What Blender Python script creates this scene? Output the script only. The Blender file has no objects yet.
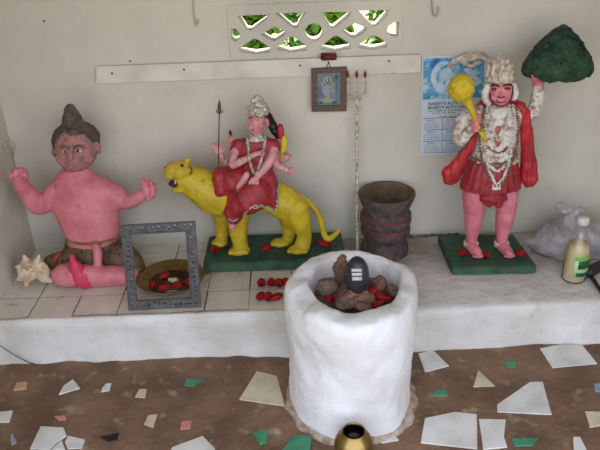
import bpy, bmesh, math, random
import numpy as np
from mathutils import Vector, Matrix, noise
from mathutils.bvhtree import BVHTree

# ------------------------------------------------------------------ camera, world, sun, exposure
scene = bpy.context.scene
COL = scene.collection
PITCH, YAW, ROLL, FPX = .4679, .00288, -.0349, 681.26
cp, sp, cy, sy = math.cos(PITCH), math.sin(PITCH), math.cos(YAW), math.sin(YAW)
FW = Vector((sy*cp, cy*cp, -sp)); R0 = Vector((cy, -sy, 0)); U0 = R0.cross(FW)
RT = math.cos(ROLL)*R0 + math.sin(ROLL)*U0
UP = -math.sin(ROLL)*R0 + math.cos(ROLL)*U0
CAM = Vector((0, 0, 1.5635))
cd = bpy.data.cameras.new('camera'); cam = bpy.data.objects.new('camera', cd); COL.objects.link(cam)
m = Matrix((RT, UP, -FW)).transposed().to_4x4(); m.translation = CAM
cam.matrix_world = m
cd.sensor_width = 36; cd.lens = FPX*36/600; cd.clip_start = .05
scene.camera = cam

world = bpy.data.worlds.new('sky'); scene.world = world; world.use_nodes = True
bg = world.node_tree.nodes['Background']
bg.inputs[0].default_value = (.76, .85, 1, 1); bg.inputs[1].default_value = 1.85
sd = bpy.data.lights.new('sun', 'SUN'); sd.energy = 6.5; sd.angle = .01; sd.color = (1, .92, .78)
sun = bpy.data.objects.new('sun', sd); COL.objects.link(sun)
sun.rotation_euler = Vector((-.25, 1, 1.35)).to_track_quat('Z', 'Y').to_euler()
pd = bpy.data.lights.new('opening_portal', 'AREA'); pd.shape = 'RECTANGLE'; pd.size = 3.2; pd.size_y = 2.3
pd.cycles.is_portal = True
po = bpy.data.objects.new('opening_portal', pd); COL.objects.link(po)
po.location = (.3, .12, 1.15); po.rotation_euler = (math.radians(90), 0, 0)   # faces the back wall
scene.view_settings.view_transform = 'Standard'; scene.view_settings.look = 'None'
scene.view_settings.gamma = 1; scene.view_settings.use_curve_mapping = False
scene.view_settings.exposure = 0.72

# ------------------------------------------------------------------ helpers
def W(u, v, y):
    """photo pixel -> the point of the place on the upright plane at depth y"""
    d = FW*FPX + RT*(u-300) + UP*(225-v); return CAM + d*(y/d.y)
def G(u, v, z):
    d = FW*FPX + RT*(u-300) + UP*(225-v); return CAM + d*((z-CAM.z)/d.z)
def S(p): return (Vector(p)-CAM).dot(FW)/FPX
def lin(c):
    f = lambda x: x/12.92 if x <= .04045 else ((x+.055)/1.055)**2.4
    return tuple(f(x/255) for x in c)+(1,)

def mat(name, c1, c2=None, scale=12, rough=.6, bump=.15, bscale=None, metal=0, lo=.4, hi=.65, c3=None, s3=60, t3=(.6, .7), detail=6, trans=0, ior=1.45, sheen=0, bdist=.004):
    M = bpy.data.materials.new(name); M.use_nodes = True; N = M.node_tree; n = N.nodes; L = N.links
    b = n['Principled BSDF']; b.inputs['Roughness'].default_value = rough; b.inputs['Metallic'].default_value = metal
    b.inputs['Transmission Weight'].default_value = trans; b.inputs['IOR'].default_value = ior
    tc = n.new('ShaderNodeTexCoord')
    def ramp(sc, a, bb, off=0):
        t = n.new('ShaderNodeTexNoise'); t.inputs['Scale'].default_value = sc; t.inputs['Detail'].default_value = detail
        mp = n.new('ShaderNodeMapping'); mp.inputs['Location'].default_value = (off, off*1.7, off*.6)
        L.new(tc.outputs['Object'], mp.inputs[0]); L.new(mp.outputs[0], t.inputs['Vector'])
        r = n.new('ShaderNodeMapRange'); r.inputs[1].default_value = a; r.inputs[2].default_value = bb
        L.new(t.outputs[0], r.inputs[0]); return r.outputs[0]
    def mix(f, A, B):
        x = n.new('ShaderNodeMix'); x.data_type = 'RGBA'; L.new(f, x.inputs[0])
        for i, q in ((6, A), (7, B)):
            if isinstance(q, tuple): x.inputs[i].default_value = q
            else: L.new(q, x.inputs[i])
        return x.outputs[2]
    col = lin(c1)
    if c2: col = mix(ramp(scale, lo, hi), lin(c1), lin(c2))
    if c3: col = mix(ramp(s3, t3[0], t3[1], 5), col, lin(c3))
    if isinstance(col, tuple): b.inputs['Base Color'].default_value = col
    else: L.new(col, b.inputs['Base Color'])
    if bump:
        t = n.new('ShaderNodeTexNoise'); t.inputs['Scale'].default_value = bscale or scale*4; t.inputs['Detail'].default_value = 8
        L.new(tc.outputs['Object'], t.inputs['Vector'])
        bp = n.new('ShaderNodeBump'); bp.inputs['Strength'].default_value = bump; bp.inputs['Distance'].default_value = bdist
        L.new(t.outputs[0], bp.inputs['Height']); L.new(bp.outputs[0], b.inputs['Normal'])
    M['mixf'] = 0
    return M

def parent_offset(p):
    o = Vector((0, 0, 0))
    while p: o += p.location; p = p.parent
    return o
def link(name, me, m, parent=None):
    if m is not None:
        for q in (m if isinstance(m, (list, tuple)) else [m]): me.materials.append(q)
    o = bpy.data.objects.new(name, me); COL.objects.link(o)
    if parent:
        me.transform(Matrix.Translation(-parent_offset(parent))); o.parent = parent
    return o
def obj(name, bm, m, parent=None, smooth=True):
    me = bpy.data.meshes.new(name); bmesh.ops.recalc_face_normals(bm, faces=bm.faces); bm.to_mesh(me); bm.free()
    for f in me.polygons: f.use_smooth = smooth
    return link(name, me, m, parent)
def evaluated(me, mods, m=None):
    o = bpy.data.objects.new('tmp', me); COL.objects.link(o)
    for t, kw in mods:
        md = o.modifiers.new(t, t)
        for k, v in kw.items(): setattr(md, k, v)
    dg = bpy.context.evaluated_depsgraph_get(); dg.update()
    r = bpy.data.meshes.new_from_object(o.evaluated_get(dg)); bpy.data.objects.remove(o)
    return r
def organic(name, bm, m, parent=None, voxel=.003, smooth=4, lump=0, lscale=30, seed=0, folds=None):
    """one continuous plastered surface grown over the overlapping forms in bm"""
    me = bpy.data.meshes.new(name); bmesh.ops.recalc_face_normals(bm, faces=bm.faces); bm.to_mesh(me); bm.free()
    r = evaluated(me, [('REMESH', dict(mode='VOXEL', voxel_size=voxel)), ('SMOOTH', dict(iterations=smooth, factor=.5))])
    if lump or folds:
        ns = [v.normal.copy() for v in r.vertices]
        for v, nn in zip(r.vertices, ns):
            if lump: v.co += nn*lump*noise.noise(v.co*lscale+Vector((seed, 0, 0)))
            if folds: v.co += nn*folds(v.co)
    for f in r.polygons: f.use_smooth = True
    return link(name, r, m, parent)
def tag(o, label=None, cat=None, group=None, kind=None):
    if label: o['label'] = label
    if cat: o['category'] = cat
    if group: o['group'] = group
    if kind: o['kind'] = kind
    return o
def thing(name, loc, label, cat, group=None):
    o = bpy.data.objects.new(name, None); COL.objects.link(o); o.location = loc; o.empty_display_size = .05
    return tag(o, label, cat, group)
def struct(name, bm, m, smooth=False): return tag(obj(name, bm, m, None, smooth), kind='structure')
NB = bmesh.new
def box(bm, lo, hi, mi=0):
    v = [bm.verts.new((x, y, z)) for x in (lo[0], hi[0]) for y in (lo[1], hi[1]) for z in (lo[2], hi[2])]
    for q in ((0, 1, 3, 2), (4, 6, 7, 5), (0, 4, 5, 1), (2, 3, 7, 6), (0, 2, 6, 4), (1, 5, 7, 3)):
        bm.faces.new([v[i] for i in q]).material_index = mi
    return v
def prism(bm, pts, d, mi=0):
    """closed solid from a polygon of points pushed along d"""
    a = [bm.verts.new(p) for p in pts]; b = [bm.verts.new(Vector(p)+Vector(d)) for p in pts]; n = len(pts)
    fs = [bm.faces.new(a), bm.faces.new(b[::-1])]+[bm.faces.new((a[i], b[i], b[(i+1) % n], a[(i+1) % n])) for i in range(n)]
    for f in fs: f.material_index = mi
def ellw(bm, c, r, rot=0, seg=20):
    M = Matrix.Translation(c) @ Matrix.Rotation(rot, 4, 'Y') @ Matrix.Diagonal((r[0], r[1], r[2], 1))
    bmesh.ops.create_uvsphere(bm, u_segments=seg, v_segments=seg//2+2, radius=1, matrix=M)
def ell(bm, u, v, y, ru, rv, ry=None, rot=0, seg=20):
    c = W(u, v, y); s = S(c); ellw(bm, c, (ru*s, (ry if ry else ru)*s, rv*s*1.06), math.radians(rot), seg)
def catmull(P, k):
    if len(P) < 3: return [P[0]+(P[-1]-P[0])*(i/k) for i in range(k+1)] if len(P) == 2 else P
    out = []; Q = [P[0]*2-P[1]]+P+[P[-1]*2-P[-2]]
    for i in range(1, len(Q)-2):
        a, b, c, d = Q[i-1:i+3]
        for j in range(k):
            t = j/k; out.append(.5*((2*b)+(c-a)*t+(2*a-5*b+4*c-d)*t*t+(3*b-a-3*c+d)*t**3))
    return out+[P[-1]]
def tubew(bm, P, R, seg=12, k=5, flat=1, mi=0, cap=True):
    Q = catmull([Vector((*p, r)) if False else np.array((p[0], p[1], p[2], r)) for p, r in zip(P, R)], k)
    pts = [Vector(q[:3]) for q in Q]; rs = [max(1e-4, q[3]) for q in Q]
    rings = []; prev = None
    t0 = (pts[1]-pts[0]).normalized(); t1 = (pts[-1]-pts[-2]).normalized()
    if cap:
        pts = [pts[0]-t0*rs[0]*.8, pts[0]-t0*rs[0]*.45]+pts+[pts[-1]+t1*rs[-1]*.45, pts[-1]+t1*rs[-1]*.8]
        rs = [rs[0]*.35, rs[0]*.82]+rs+[rs[-1]*.82, rs[-1]*.35]
    for i, p in enumerate(pts):
        t = (pts[min(i+1, len(pts)-1)]-pts[max(i-1, 0)])
        t = t.normalized() if t.length > 1e-9 else t0
        ax = Vector((0, 1, 0)); ax = ax - t*ax.dot(t)
        if ax.length < .15: ax = (prev if prev else Vector((0, 0, 1))); ax = ax - t*ax.dot(t)
        ax.normalize(); prev = ax; sd_ = t.cross(ax)
        rings.append([bm.verts.new(p+(sd_*math.cos(a)+ax*math.sin(a)*flat)*rs[i]) for a in (2*math.pi*j/seg for j in range(seg))])
    for a, b in zip(rings, rings[1:]):
        for j in range(seg): bm.faces.new((a[j], a[(j+1) % seg], b[(j+1) % seg], b[j])).material_index = mi
    bm.faces.new(rings[0][::-1]).material_index = mi; bm.faces.new(rings[-1]).material_index = mi
def tube(bm, pts, seg=16, k=7, flat=1, mi=0):
    P = [W(*p[:3]) for p in pts]; tubew(bm, P, [p[3]*S(q) for p, q in zip(pts, P)], seg, k, flat, mi)
def loft(bm, secs, seg=28):
    """horizontal rings: (u, v, y, half width px, half depth px)"""
    Q = catmull([np.array((*W(*s[:3]), s[3]*S(W(*s[:3])), s[4]*S(W(*s[:3])))) for s in secs], 4)
    rings = [[bm.verts.new((q[0]+q[3]*math.cos(a), q[1]+q[4]*math.sin(a), q[2])) for a in (2*math.pi*j/seg for j in range(seg))] for q in Q]
    for a, b in zip(rings, rings[1:]):
        for j in range(seg): bm.faces.new((a[j], a[(j+1) % seg], b[(j+1) % seg], b[j]))
    bm.faces.new(rings[0]); bm.faces.new(rings[-1][::-1])
def lathe(bm, c, prof, seg=48, wob=0, sx=1, sy_=1, wseed=0, wz=4):
    rings = []
    for r, z in prof:
        ring = []
        for j in range(seg):
            a = 2*math.pi*j/seg; rr = r
            if wob: rr += wob*noise.noise(Vector((math.cos(a)*1.6, math.sin(a)*1.6, z*wz+wseed)))
            ring.append(bm.verts.new((c[0]+rr*sx*math.cos(a), c[1]+rr*sy_*math.sin(a), c[2]+z)))
        rings.append(ring)
    for a, b in zip(rings, rings[1:]):
        for j in range(seg): bm.faces.new((a[j], a[(j+1) % seg], b[(j+1) % seg], b[j]))
    if prof[0][0] > 1e-5: bm.faces.new(rings[0][::-1])
    if prof[-1][0] > 1e-5: bm.faces.new(rings[-1])
    bmesh.ops.remove_doubles(bm, verts=bm.verts, dist=1e-6)
class Surf:
    """finds where a sight line meets a statue's skin, to set eyes, beads and trim on it"""
    def __init__(s, *objs):
        V = []; F = []
        for o in objs:
            off = parent_offset(o.parent) if o.parent else Vector((0, 0, 0)); k = len(V)
            V += [v.co+off+o.location*0 for v in o.data.vertices]; F += [[i+k for i in p.vertices] for p in o.data.polygons]
        s.t = BVHTree.FromPolygons(V, F)
    def hit(s, u, v):
        d = (FW*FPX+RT*(u-300)+UP*(225-v)).normalized(); h = s.t.ray_cast(CAM, d)
        return (h[0], h[1]) if h[0] else (None, None)
    def dot(s, bm, u, v, ru, rv, th=.35, rot=0):
        p, nn = s.hit(u, v)
        if p is None: return
        k = S(p); ellw(bm, p+nn*0, (ru*k, max(.0012, th*min(ru, rv)*k), rv*k), math.radians(rot), 12)
    def stroke(s, bm, pts, r, lift=.3, step=2.0, seg=6):
        Q = catmull([np.array(p, float) for p in pts], 6); P = []
        for q in Q:
            p, nn = s.hit(*q)
            if p is not None: P.append(p+nn*lift*r*S(p))
        if len(P) > 1: tubew(bm, P, [r*S(p) for p in P], seg, 1)
    def beads(s, bm, pts, r, step, rnd=None, jit=0):
        Q = catmull([np.array(p, float) for p in pts], 12); acc = 0; last = Q[0]; lastq = None
        for q in Q:
            acc += float(np.hypot(*(q-last))); last = q
            if acc >= step or lastq is None:
                acc = 0; lastq = q
                uu, vv = q[0]+(rnd.uniform(-jit, jit) if rnd else 0), q[1]+(rnd.uniform(-jit, jit) if rnd else 0)
                p, nn = s.hit(uu, vv)
                if p is None: continue
                k = r*S(p)*(rnd.uniform(.8, 1.2) if rnd else 1)
                bmesh.ops.create_icosphere(bm, subdivisions=1, radius=k, matrix=Matrix.Translation(p+nn*k*.5))

# ------------------------------------------------------------------ materials
wall_m = mat('limewashed_plaster', (210, 203, 187), (194, 188, 174), 2.5, .85, .5, 14, c3=(176, 166, 146), s3=9, t3=(.66, .9), bdist=.012)
ceil_m = mat('ceiling_boards', (170, 160, 145), (150, 140, 125), 3, .8, .1)
white_m = mat('thick_white_limewash', (232, 230, 232), (216, 212, 210), 6, .8, .8, 16, c3=(150, 140, 130), s3=38, t3=(.7, .78), bdist=.012)
ledge_m = mat('ledge_plaster', (222, 218, 214), (202, 195, 186), 5, .85, .8, 20, c3=(168, 156, 138), s3=11, t3=(.62, .9), bdist=.012)
tile_m = mat('cream_tile', (222, 215, 203), (206, 197, 182), 7, .35, .1, 20, c3=(150, 134, 108), s3=16, t3=(.62, .8), bdist=.002)
grout_m = mat('dark_grout', (96, 84, 66), (70, 60, 46), 30, .9, .5)
floor_m = mat('brown_cement', (138, 108, 86), (106, 80, 62), 6, .75, .8, 40, c3=(168, 148, 124), s3=16, t3=(.58, .75), bdist=.008, lo=.35, hi=.62, detail=10)
pink_m = mat('pink_paint', (216, 130, 138), (198, 108, 118), 14, .5, .5, 45, c3=(140, 84, 80), s3=26, t3=(.6, .82))
face_m = mat('grimy_pink_face', (176, 116, 110), (150, 116, 110), 30, .6, .5, 70, c3=(106, 84, 78), s3=50, t3=(.5, .75))
hot_m = mat('hot_pink_paint', (212, 60, 92), (190, 50, 76), 40, .5, .3)
hair_m = mat('brown_hair_paint', (98, 82, 74), (78, 62, 54), 35, .8, .9, 90, c3=(126, 110, 98), s3=60, t3=(.6, .8), bdist=.006)
white_p = mat('white_enamel', (225, 220, 212), (205, 196, 184), 20, .5, .3)
black_m = mat('black_paint', (22, 18, 20), None, rough=.4, bump=0)
red_m = mat('red_paint', (162, 44, 50), (132, 32, 40), 22, .5, .6, 60, c3=(180, 70, 66), s3=40, t3=(.68, .85))
cape_m = mat('red_cape_paint', (184, 40, 44), (148, 26, 34), 14, .45, .6, 60, c3=(210, 90, 84), s3=30, t3=(.7, .85))
yellow_m = mat('yellow_paint', (206, 180, 40), (184, 154, 32), 14, .5, .7, 40, c3=(136, 110, 52), s3=26, t3=(.6, .8))
green_m = mat('dark_green_paint', (58, 94, 70), (42, 70, 54), 14, .6, .8, 50, c3=(92, 76, 62), s3=26, t3=(.58, .74))
mount_m = mat('dark_green_rough', (42, 74, 50), (26, 48, 34), 22, .75, 1, 55, c3=(70, 100, 66), s3=60, t3=(.6, .75), bdist=.012)
silver_m = mat('dull_silver_paint', (206, 202, 190), (150, 146, 130), 60, .45, .8, 120, c3=(70, 68, 60), s3=110, t3=(.58, .7), metal=.25)
mottle_m = mat('white_and_bronze_paint', (218, 210, 200), (160, 132, 110), 34, .5, .9, 120, c3=(132, 98, 80), s3=80, t3=(.56, .68), lo=.47, hi=.62)
crown_m = mat('cream_and_bronze_crown', (216, 204, 186), (176, 148, 122), 50, .5, .9, 120, c3=(120, 92, 76), s3=80, t3=(.62, .72))
skin2_m = mat('goddess_pink', (212, 148, 146), (190, 120, 120), 30, .45, .4, 70, c3=(160, 90, 88), s3=60, t3=(.66, .8))
lip_m = mat('red_lip_paint', (170, 20, 40), None, rough=.4, bump=0)
mouth_m = mat('dark_mouth', (70, 26, 48), None, rough=.6, bump=0)
clay_m = mat('dark_clay', (92, 76, 74), (66, 54, 54), 22, .7, 1, 70, c3=(124, 106, 100), s3=50, t3=(.58, .75), bdist=.008)
clayin_m = mat('inside_clay', (112, 92, 70), (88, 70, 54), 20, .8, .8, 60)
redline_m = mat('red_band_paint', (126, 62, 64), (100, 56, 58), 60, .6, .6)
brass_m = mat('old_brass', (150, 122, 70), (112, 88, 52), 14, .38, .3, 50, metal=.7, c3=(80, 64, 46), s3=10, t3=(.6, .8))
brass2_m = mat('polished_brass', (160, 134, 82), (124, 98, 56), 9, .32, .2, 30, metal=.85)
grey_m = mat('grey_tin', (96, 94, 94), (76, 74, 75), 40, .6, .6, 90)
wood_m = mat('white_painted_board', (220, 214, 200), (204, 196, 180), 9, .6, .3, 40, c3=(160, 140, 116), s3=14, t3=(.7, .85))
flower_m = mat('red_petal', (196, 20, 30), (128, 10, 20), 110, .5, .5, 200, lo=.42, hi=.6)
sepal_m = mat('dark_sepal', (56, 44, 34), (70, 26, 26), 60, .6, .2)
stone_m = mat('polished_black_stone', (36, 35, 38), (52, 50, 52), 30, .32, .2, 60)
rock_m = mat('reddish_brown_rock', (126, 88, 74), (96, 68, 58), 30, .85, 1, 70, c3=(156, 128, 112), s3=60, t3=(.6, .75), bdist=.008)
rock2_m = mat('grey_brown_rock', (108, 88, 78), (80, 66, 60), 30, .85, 1, 70, c3=(140, 118, 104), s3=60, t3=(.6, .75), bdist=.008)
soil_m = mat('wet_soil', (104, 80, 68), (128, 104, 90), 30, .8, 1, 60, bdist=.01)
iron_m = mat('rusty_iron', (70, 56, 46), (48, 40, 36), 40, .6, .3)
shell_m = mat('shell_cream', (218, 204, 180), (196, 160, 120), 26, .45, .5, 60, c3=(150, 120, 96), s3=60, t3=(.6, .75))

# ------------------------------------------------------------------ the place
XL, XR, YW, ZC = -1.138, 1.62, 2.6, 2.25
bm = NB(); nx, ny = 90, 60                                   # cement floor
vs = [[bm.verts.new((XL-.1+(XR-XL+.3)*i/nx, .55+(2.2-.55)*j/ny, .0)) for i in range(nx+1)] for j in range(ny+1)]
for j in range(ny):
    for i in range(nx): bm.faces.new((vs[j][i], vs[j][i+1], vs[j+1][i+1], vs[j+1][i]))
for v in bm.verts: v.co.z += .004*noise.noise(v.co*3)-.002
b0 = [bm.verts.new((x, y, -.1)) for x, y in ((XL-.1, .55), (XR+.2, .55), (XR+.2, 2.2), (XL-.1, 2.2))]
bm.faces.new(b0)
struct('floor', bm, floor_m, True)

VU, VV = (228, 402), (5, 57)                                 # vent opening in the wall
pa, pb = W(228.5, 30, YW), W(402, 30, YW); vx0, vx1 = pa.x, pb.x
vz1, vz0 = W(315, 2, YW).z, W(315, 54.5, YW).z
bm = NB(); TH = .085
for lo, hi in (((XL-.1, YW, -.1), (vx0, YW+TH, ZC)), ((vx1, YW, -.1), (XR+.1, YW+TH, ZC)), ((vx0, YW, -.1), (vx1, YW+TH, vz0)), ((vx0, YW, vz1), (vx1, YW+TH, ZC))):
    box(bm, lo, hi)
struct('wall_back', bm, wall_m)
bm = NB(); box(bm, (XL-.12, .6, -.1), (XL, YW, ZC)); struct('wall_left', bm, wall_m)
bm = NB(); box(bm, (XR, .6, -.1), (XR+.12, YW, ZC)); struct('wall_right', bm, wall_m)
bm = NB(); box(bm, (XL-.3, .1, ZC), (XR+.3, YW+.35, ZC+.08)); struct('ceiling', bm, ceil_m)

# lumpy plastered ledge: rounded nose, slightly bellied face
bm = NB(); prof = [(0, -.05), (0, .0), (.004, .03), (.006, .08), (.003, .13), (.0, .155), (.004, .168), (.014, .1745), (.03, .1765), (.1, .1775), (.2, .178), (.56, .178), (.56, -.05)]
nx = 170; rings = []
for i in range(nx+1):
    x = XL+(XR-XL)*i/nx; yf = 2.046-.012*math.exp(-((x-.3)/.5)**2)
    ring = []
    for d, z in prof:
        a = 1 if d < .5 else 0
        ring.append(bm.verts.new((x, yf+d-a*((.006+.014*noise.noise(Vector((x*11, 9, 2)))) if z < .02 else 0)+a*.014*noise.noise(Vector((x*4, z*9, d*4)))+a*.004*noise.noise(Vector((x*22, z*30, 3))) if a else yf+d,
                                  z+(.003*noise.noise(Vector((x*9, d*9, 7))) if .16 < z and x > .1 else 0))))
    rings.append(ring)
for a, b in zip(rings, rings[1:]):
    for j in range(len(prof)-1): bm.faces.new((a[j], a[j+1], b[j+1], b[j]))
bm.faces.new(rings[0]); bm.faces.new(rings[-1][::-1])
struct('ledge', bm, ledge_m, True)

rng = random.Random(4)                                       # cracked cream tiles on the left part of the ledge
bm = NB(); x0, t = -.9935, .16
box(bm, (XL, 2.062, .172), (.16, 2.6, .1783), 1)
for r in range(4):
    for k in range(-1, 8):
        a = max(x0+k*t+.0018, XL+.002); b = min(x0+(k+1)*t-.0018, .155); c = 2.048+r*t+(.010 if r == 0 else .0018); d = min(2.046+(r+1)*t-.0018, 2.598)
        if b-a < .02: continue
        h = .1795+rng.uniform(0, .0012)+(.004 if (r, k) == (0, 6) else 0)
        vv = box(bm, (a, c, .174), (b, d, h))
        tx, ty = rng.uniform(-.006, .006), rng.uniform(-.006, .006); j = [rng.uniform(-.0015, .0015) for _ in range(4)]
        for v in vv:
            if v.co.z > .177: v.co.z += (v.co.x-a-.08)*tx+(v.co.y-c-.08)*ty
            v.co.x += j[0]; v.co.y += j[1]*.5
tiles = struct('ledge_tiling', bm, [tile_m, grout_m])
sm = NB(); lw = []                                            # plaster lip smeared over the front edge of the tiles
for i in range(120):
    x = XL+.002+i*(1.34/119); w = .016+.013*noise.noise(Vector((x*7, 0, 1)))+.006*noise.noise(Vector((x*30, 0, 1)))
    lw.append([sm.verts.new(p) for p in ((x, 2.056, .166), (x, 2.051+.003*noise.noise(Vector((x*17, 2, 1))), .1762), (x, 2.057, .1812+.001*noise.noise(Vector((x*20, 5, 1)))), (x, 2.061+max(.003, w), .1800), (x, 2.061+max(.003, w), .170), (x, 2.06, .16))])
for a, b in zip(lw, lw[1:]):
    for j in range(6): sm.faces.new((a[j], a[(j+1) % 6], b[(j+1) % 6], b[j]))
sm.faces.new(lw[0]); sm.faces.new(lw[-1][::-1])
struct('trim_1', sm, ledge_m, True)

dm = NB(); rgd = random.Random(6)
tubew(dm, [Vector((.45+i*.0125, 2.594+rgd.uniform(-.003, .003), .181+rgd.uniform(-.002, .004))) for i in range(20)], [rgd.uniform(.002, .006) for i in range(20)], 6, 3)
struct('trim_2', dm, mat('dirt_line', (90, 80, 70), (130, 120, 110), 60))
# pierced concrete vent block (window_1)
bm = NB(); box(bm, (vx0, YW-.006, vz0), (vx1, YW+TH, vz1)); base = bpy.data.meshes.new('v'); bmesh.ops.recalc_face_normals(bm, faces=bm.faces); bm.to_mesh(base)
HO = [[(237.4, 15.8), (269, 14.6), (266, 20), (251, 30.5), (247, 30)], [(275.4, 13.4), (306, 12.4), (303, 17), (297, 27.5), (293, 27.5)], [(320.7, 12.4), (350.8, 11.8), (349, 17), (334, 28.5), (331, 28)], [(357, 11), (388.8, 10), (387, 16), (377, 26), (373, 26.5)],
      [(231.5, 28), (236, 29), (239.6, 34), (239, 40), (234, 41.5), (231, 39)], [(261, 35), (274, 27), (286.5, 31.5), (284, 35.5), (275, 41), (271, 40.5)], [(342, 31), (355, 23.2), (367, 28), (365, 32), (356, 37.5), (352, 37.5)], [(399, 21.8), (394, 22), (388, 26), (387, 32), (391, 36), (398, 36.5)],
      [(240, 52), (239.6, 48), (253, 39.2), (257, 39.2), (270.7, 48.5), (270, 52.5), (255, 54.5)], [(277.5, 50), (278, 46), (290, 37), (294, 37), (307, 46), (306, 50.5), (290, 52.5)], [(321.5, 49.5), (322, 46), (334, 36), (338, 36), (351, 44.5), (350.5, 48.8), (335, 51.3)], [(359, 48), (359.5, 44), (371, 36), (375, 35.5), (387, 42.5), (387, 47.5), (373, 49.8)]]
HO.append([(314+9*math.cos(a), 32.3+9*math.sin(a)) for a in (2*math.pi*i/16 for i in range(16))])
cb = NB()
for h in HO: prism(cb, [W(u, v, YW-.05) if False else Vector((W(u, v, YW-.006).x, YW-.05, W(u, v, YW-.006).z)) for u, v in h], (0, .3, 0))
bmesh.ops.recalc_face_normals(cb, faces=cb.faces); cm = bpy.data.meshes.new('c'); cb.to_mesh(cm); co = bpy.data.objects.new('cut', cm); COL.objects.link(co)
r = evaluated(base, [('BOOLEAN', dict(operation='DIFFERENCE', solver='EXACT', object=co)), ('BEVEL', dict(width=.0025, segments=2, limit_method='ANGLE'))])
bpy.data.objects.remove(co); tag(link('window_1', r, wall_m), kind='structure')

# outside: ground, greenery behind the wall
ground_m = mat('dry_ground', (176, 150, 112), (140, 128, 84), 1.5, .9, .3)
bm = NB(); box(bm, (-9, -9, -.3), (9, .55, -.04)); box(bm, (-9, 2.73, -.3), (9, 14, -.04)); struct('ground', bm, ground_m)
leaf_m = mat('leaf_green', (112, 160, 60), (66, 112, 40), 9, .5, .2)
nt = leaf_m.node_tree; tr = nt.nodes.new('ShaderNodeBsdfTranslucent'); tr.inputs[0].default_value = lin((130, 175, 50)); mx = nt.nodes.new('ShaderNodeMixShader'); mx.inputs[0].default_value = .4
nt.links.new(nt.nodes['Principled BSDF'].outputs[0], mx.inputs[1]); nt.links.new(tr.outputs[0], mx.inputs[2]); nt.links.new(mx.outputs[0], nt.nodes['Material Output'].inputs[0])
def bush(x, y, rx, h, n, seed, label):
    rg = random.Random(seed); root = thing('leafy_bush', (x, y, -.04), label, 'bush', 'bushes outside behind the wall')
    b = NB()
    for _ in range(n):
        th = rg.uniform(0, 6.28); rr = rx*math.sqrt(rg.random()); z = rg.uniform(.02, 1)*h
        rr *= math.sqrt(max(.15, 1-(z/h)**3)); c = Vector((x+rr*math.cos(th), y+rr*math.sin(th)*.7, z)); L = rg.uniform(.05, .10); w = L*.32
        q = Matrix.Rotation(rg.uniform(0, 6.28), 3, 'Z') @ Matrix.Rotation(rg.uniform(-.6, 1.0), 3, 'Y')
        pts = [(-L/2, 0, 0), (-L*.1, w, .008), (L*.3, w*.7, .0), (L/2, 0, -.01), (L*.3, -w*.7, 0), (-L*.1, -w, .008)]
        b.faces.new([b.verts.new(c+q @ Vector(p)) for p in pts])
    obj('foliage', b, leaf_m, root)
    b = NB()
    for _ in range(9):
        a = Vector((x+rg.uniform(-.1, .1), y+rg.uniform(-.05, .05), -.04)); e = Vector((x+rg.uniform(-1, 1)*rx*.8, y+rg.uniform(-.3, .3)*rx, h*rg.uniform(.6, .95)))
        tubew(b, [a, (a+e)/2+Vector((0, 0, .1)), e], [.012, .008, .004], 6, 3)
    obj('stem', b, iron_m, root)
for i, (bx, by, br, bh, l) in enumerate(((-.22, 3.8, .18, 1.2, 'leafy green bush outside, nearest one behind the left part of the vent'), (.19, 3.85, .18, 1.2, 'leafy green bush outside, nearest one behind the middle of the vent'), (.60, 3.8, .18, 1.2, 'leafy green bush outside, nearest one behind the right part of the vent'),
        (-.42, 4.6, .25, 1.2, 'leafy green bush outside, farther one behind the left end of the vent'), (.15, 4.6, .25, 1.2, 'leafy green bush outside, farther one behind the middle of the vent'), (.72, 4.6, .25, 1.2, 'leafy green bush outside, farther one behind the right end of the vent'))):
    bush(bx, by, br, bh, 2600, i, l)
bm = NB(); tubew(bm, [Vector((.475, 3.3, -.04)), Vector((.478, 3.3, .7)), Vector((.485, 3.31, 1.5))], [.03, .028, .03], 16, 4)
tag(obj('wooden_post', bm, wood_m), 'pale post standing outside, seen through the right end of the vent', 'post')

# ------------------------------------------------------------------ on the back wall
def onwall(u, v, off=0): return W(u, v, YW-off)
bm = NB(); q = [onwall(*p, .018) for p in ((96, 66.7), (96, 84), (260, 77.5), (421, 72.6), (421, 54.5), (260, 60.4))]
for p in q: p.y = YW-.018
prism(bm, q, (0, .018, 0)); bmesh.ops.bevel(bm, geom=bm.edges[:], offset=.0015, segments=1, affect='EDGES')
rail = tag(obj('wooden_rail', bm, wood_m, smooth=False), 'long white painted board nailed along the back wall', 'board')
for u, v in ((112, 73.5), (184, 69.5), (389, 61), (300, 65.5)):
    b = NB(); p = onwall(u, v, .018); lathe(b, (0, 0, 0), [(0, .002), (.004, .001), (.0045, -.001), (0, -.001)], 10); b.transform(Matrix.Translation(p) @ Matrix.Rotation(math.radians(90), 4, 'X')); obj('nail_head', b, iron_m, rail)
bm = NB(); a = onwall(320.5, 52.3, .0); b_ = onwall(336, 57.5, 0); box(bm, (a.x, YW-.045, b_.z+.0), (b_.x, YW-.0, a.z)); bmesh.ops.bevel(bm, geom=bm.edges[:], offset=.003, segments=2, affect='EDGES')
tag(obj('red_block', bm, mat('maroon_paint', (122, 40, 36), (88, 30, 28), 40, .5, .4)), 'small dark red block standing on the board under the vent', 'block')
def hook(name, pts, r, label, cat='hook', m=iron_m, off=.012):
    b = NB(); P = [onwall(u, v, o) for u, v, o in pts]; tubew(b, P, [r]*len(P), 8, 5); return tag(obj(name, b, m), label, cat)
hook('wall_hook', [(431.5, -8, .0), (431.5, -5, .012), (432, 6, .012), (433, 14, .013), (436, 16, .02), (438, 11, .024), (438, 7, .022)], .0022, 'thin pale wire hook hanging on the wall above the poster', m=mat('pale_wire', (150, 144, 128), bump=0))
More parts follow.
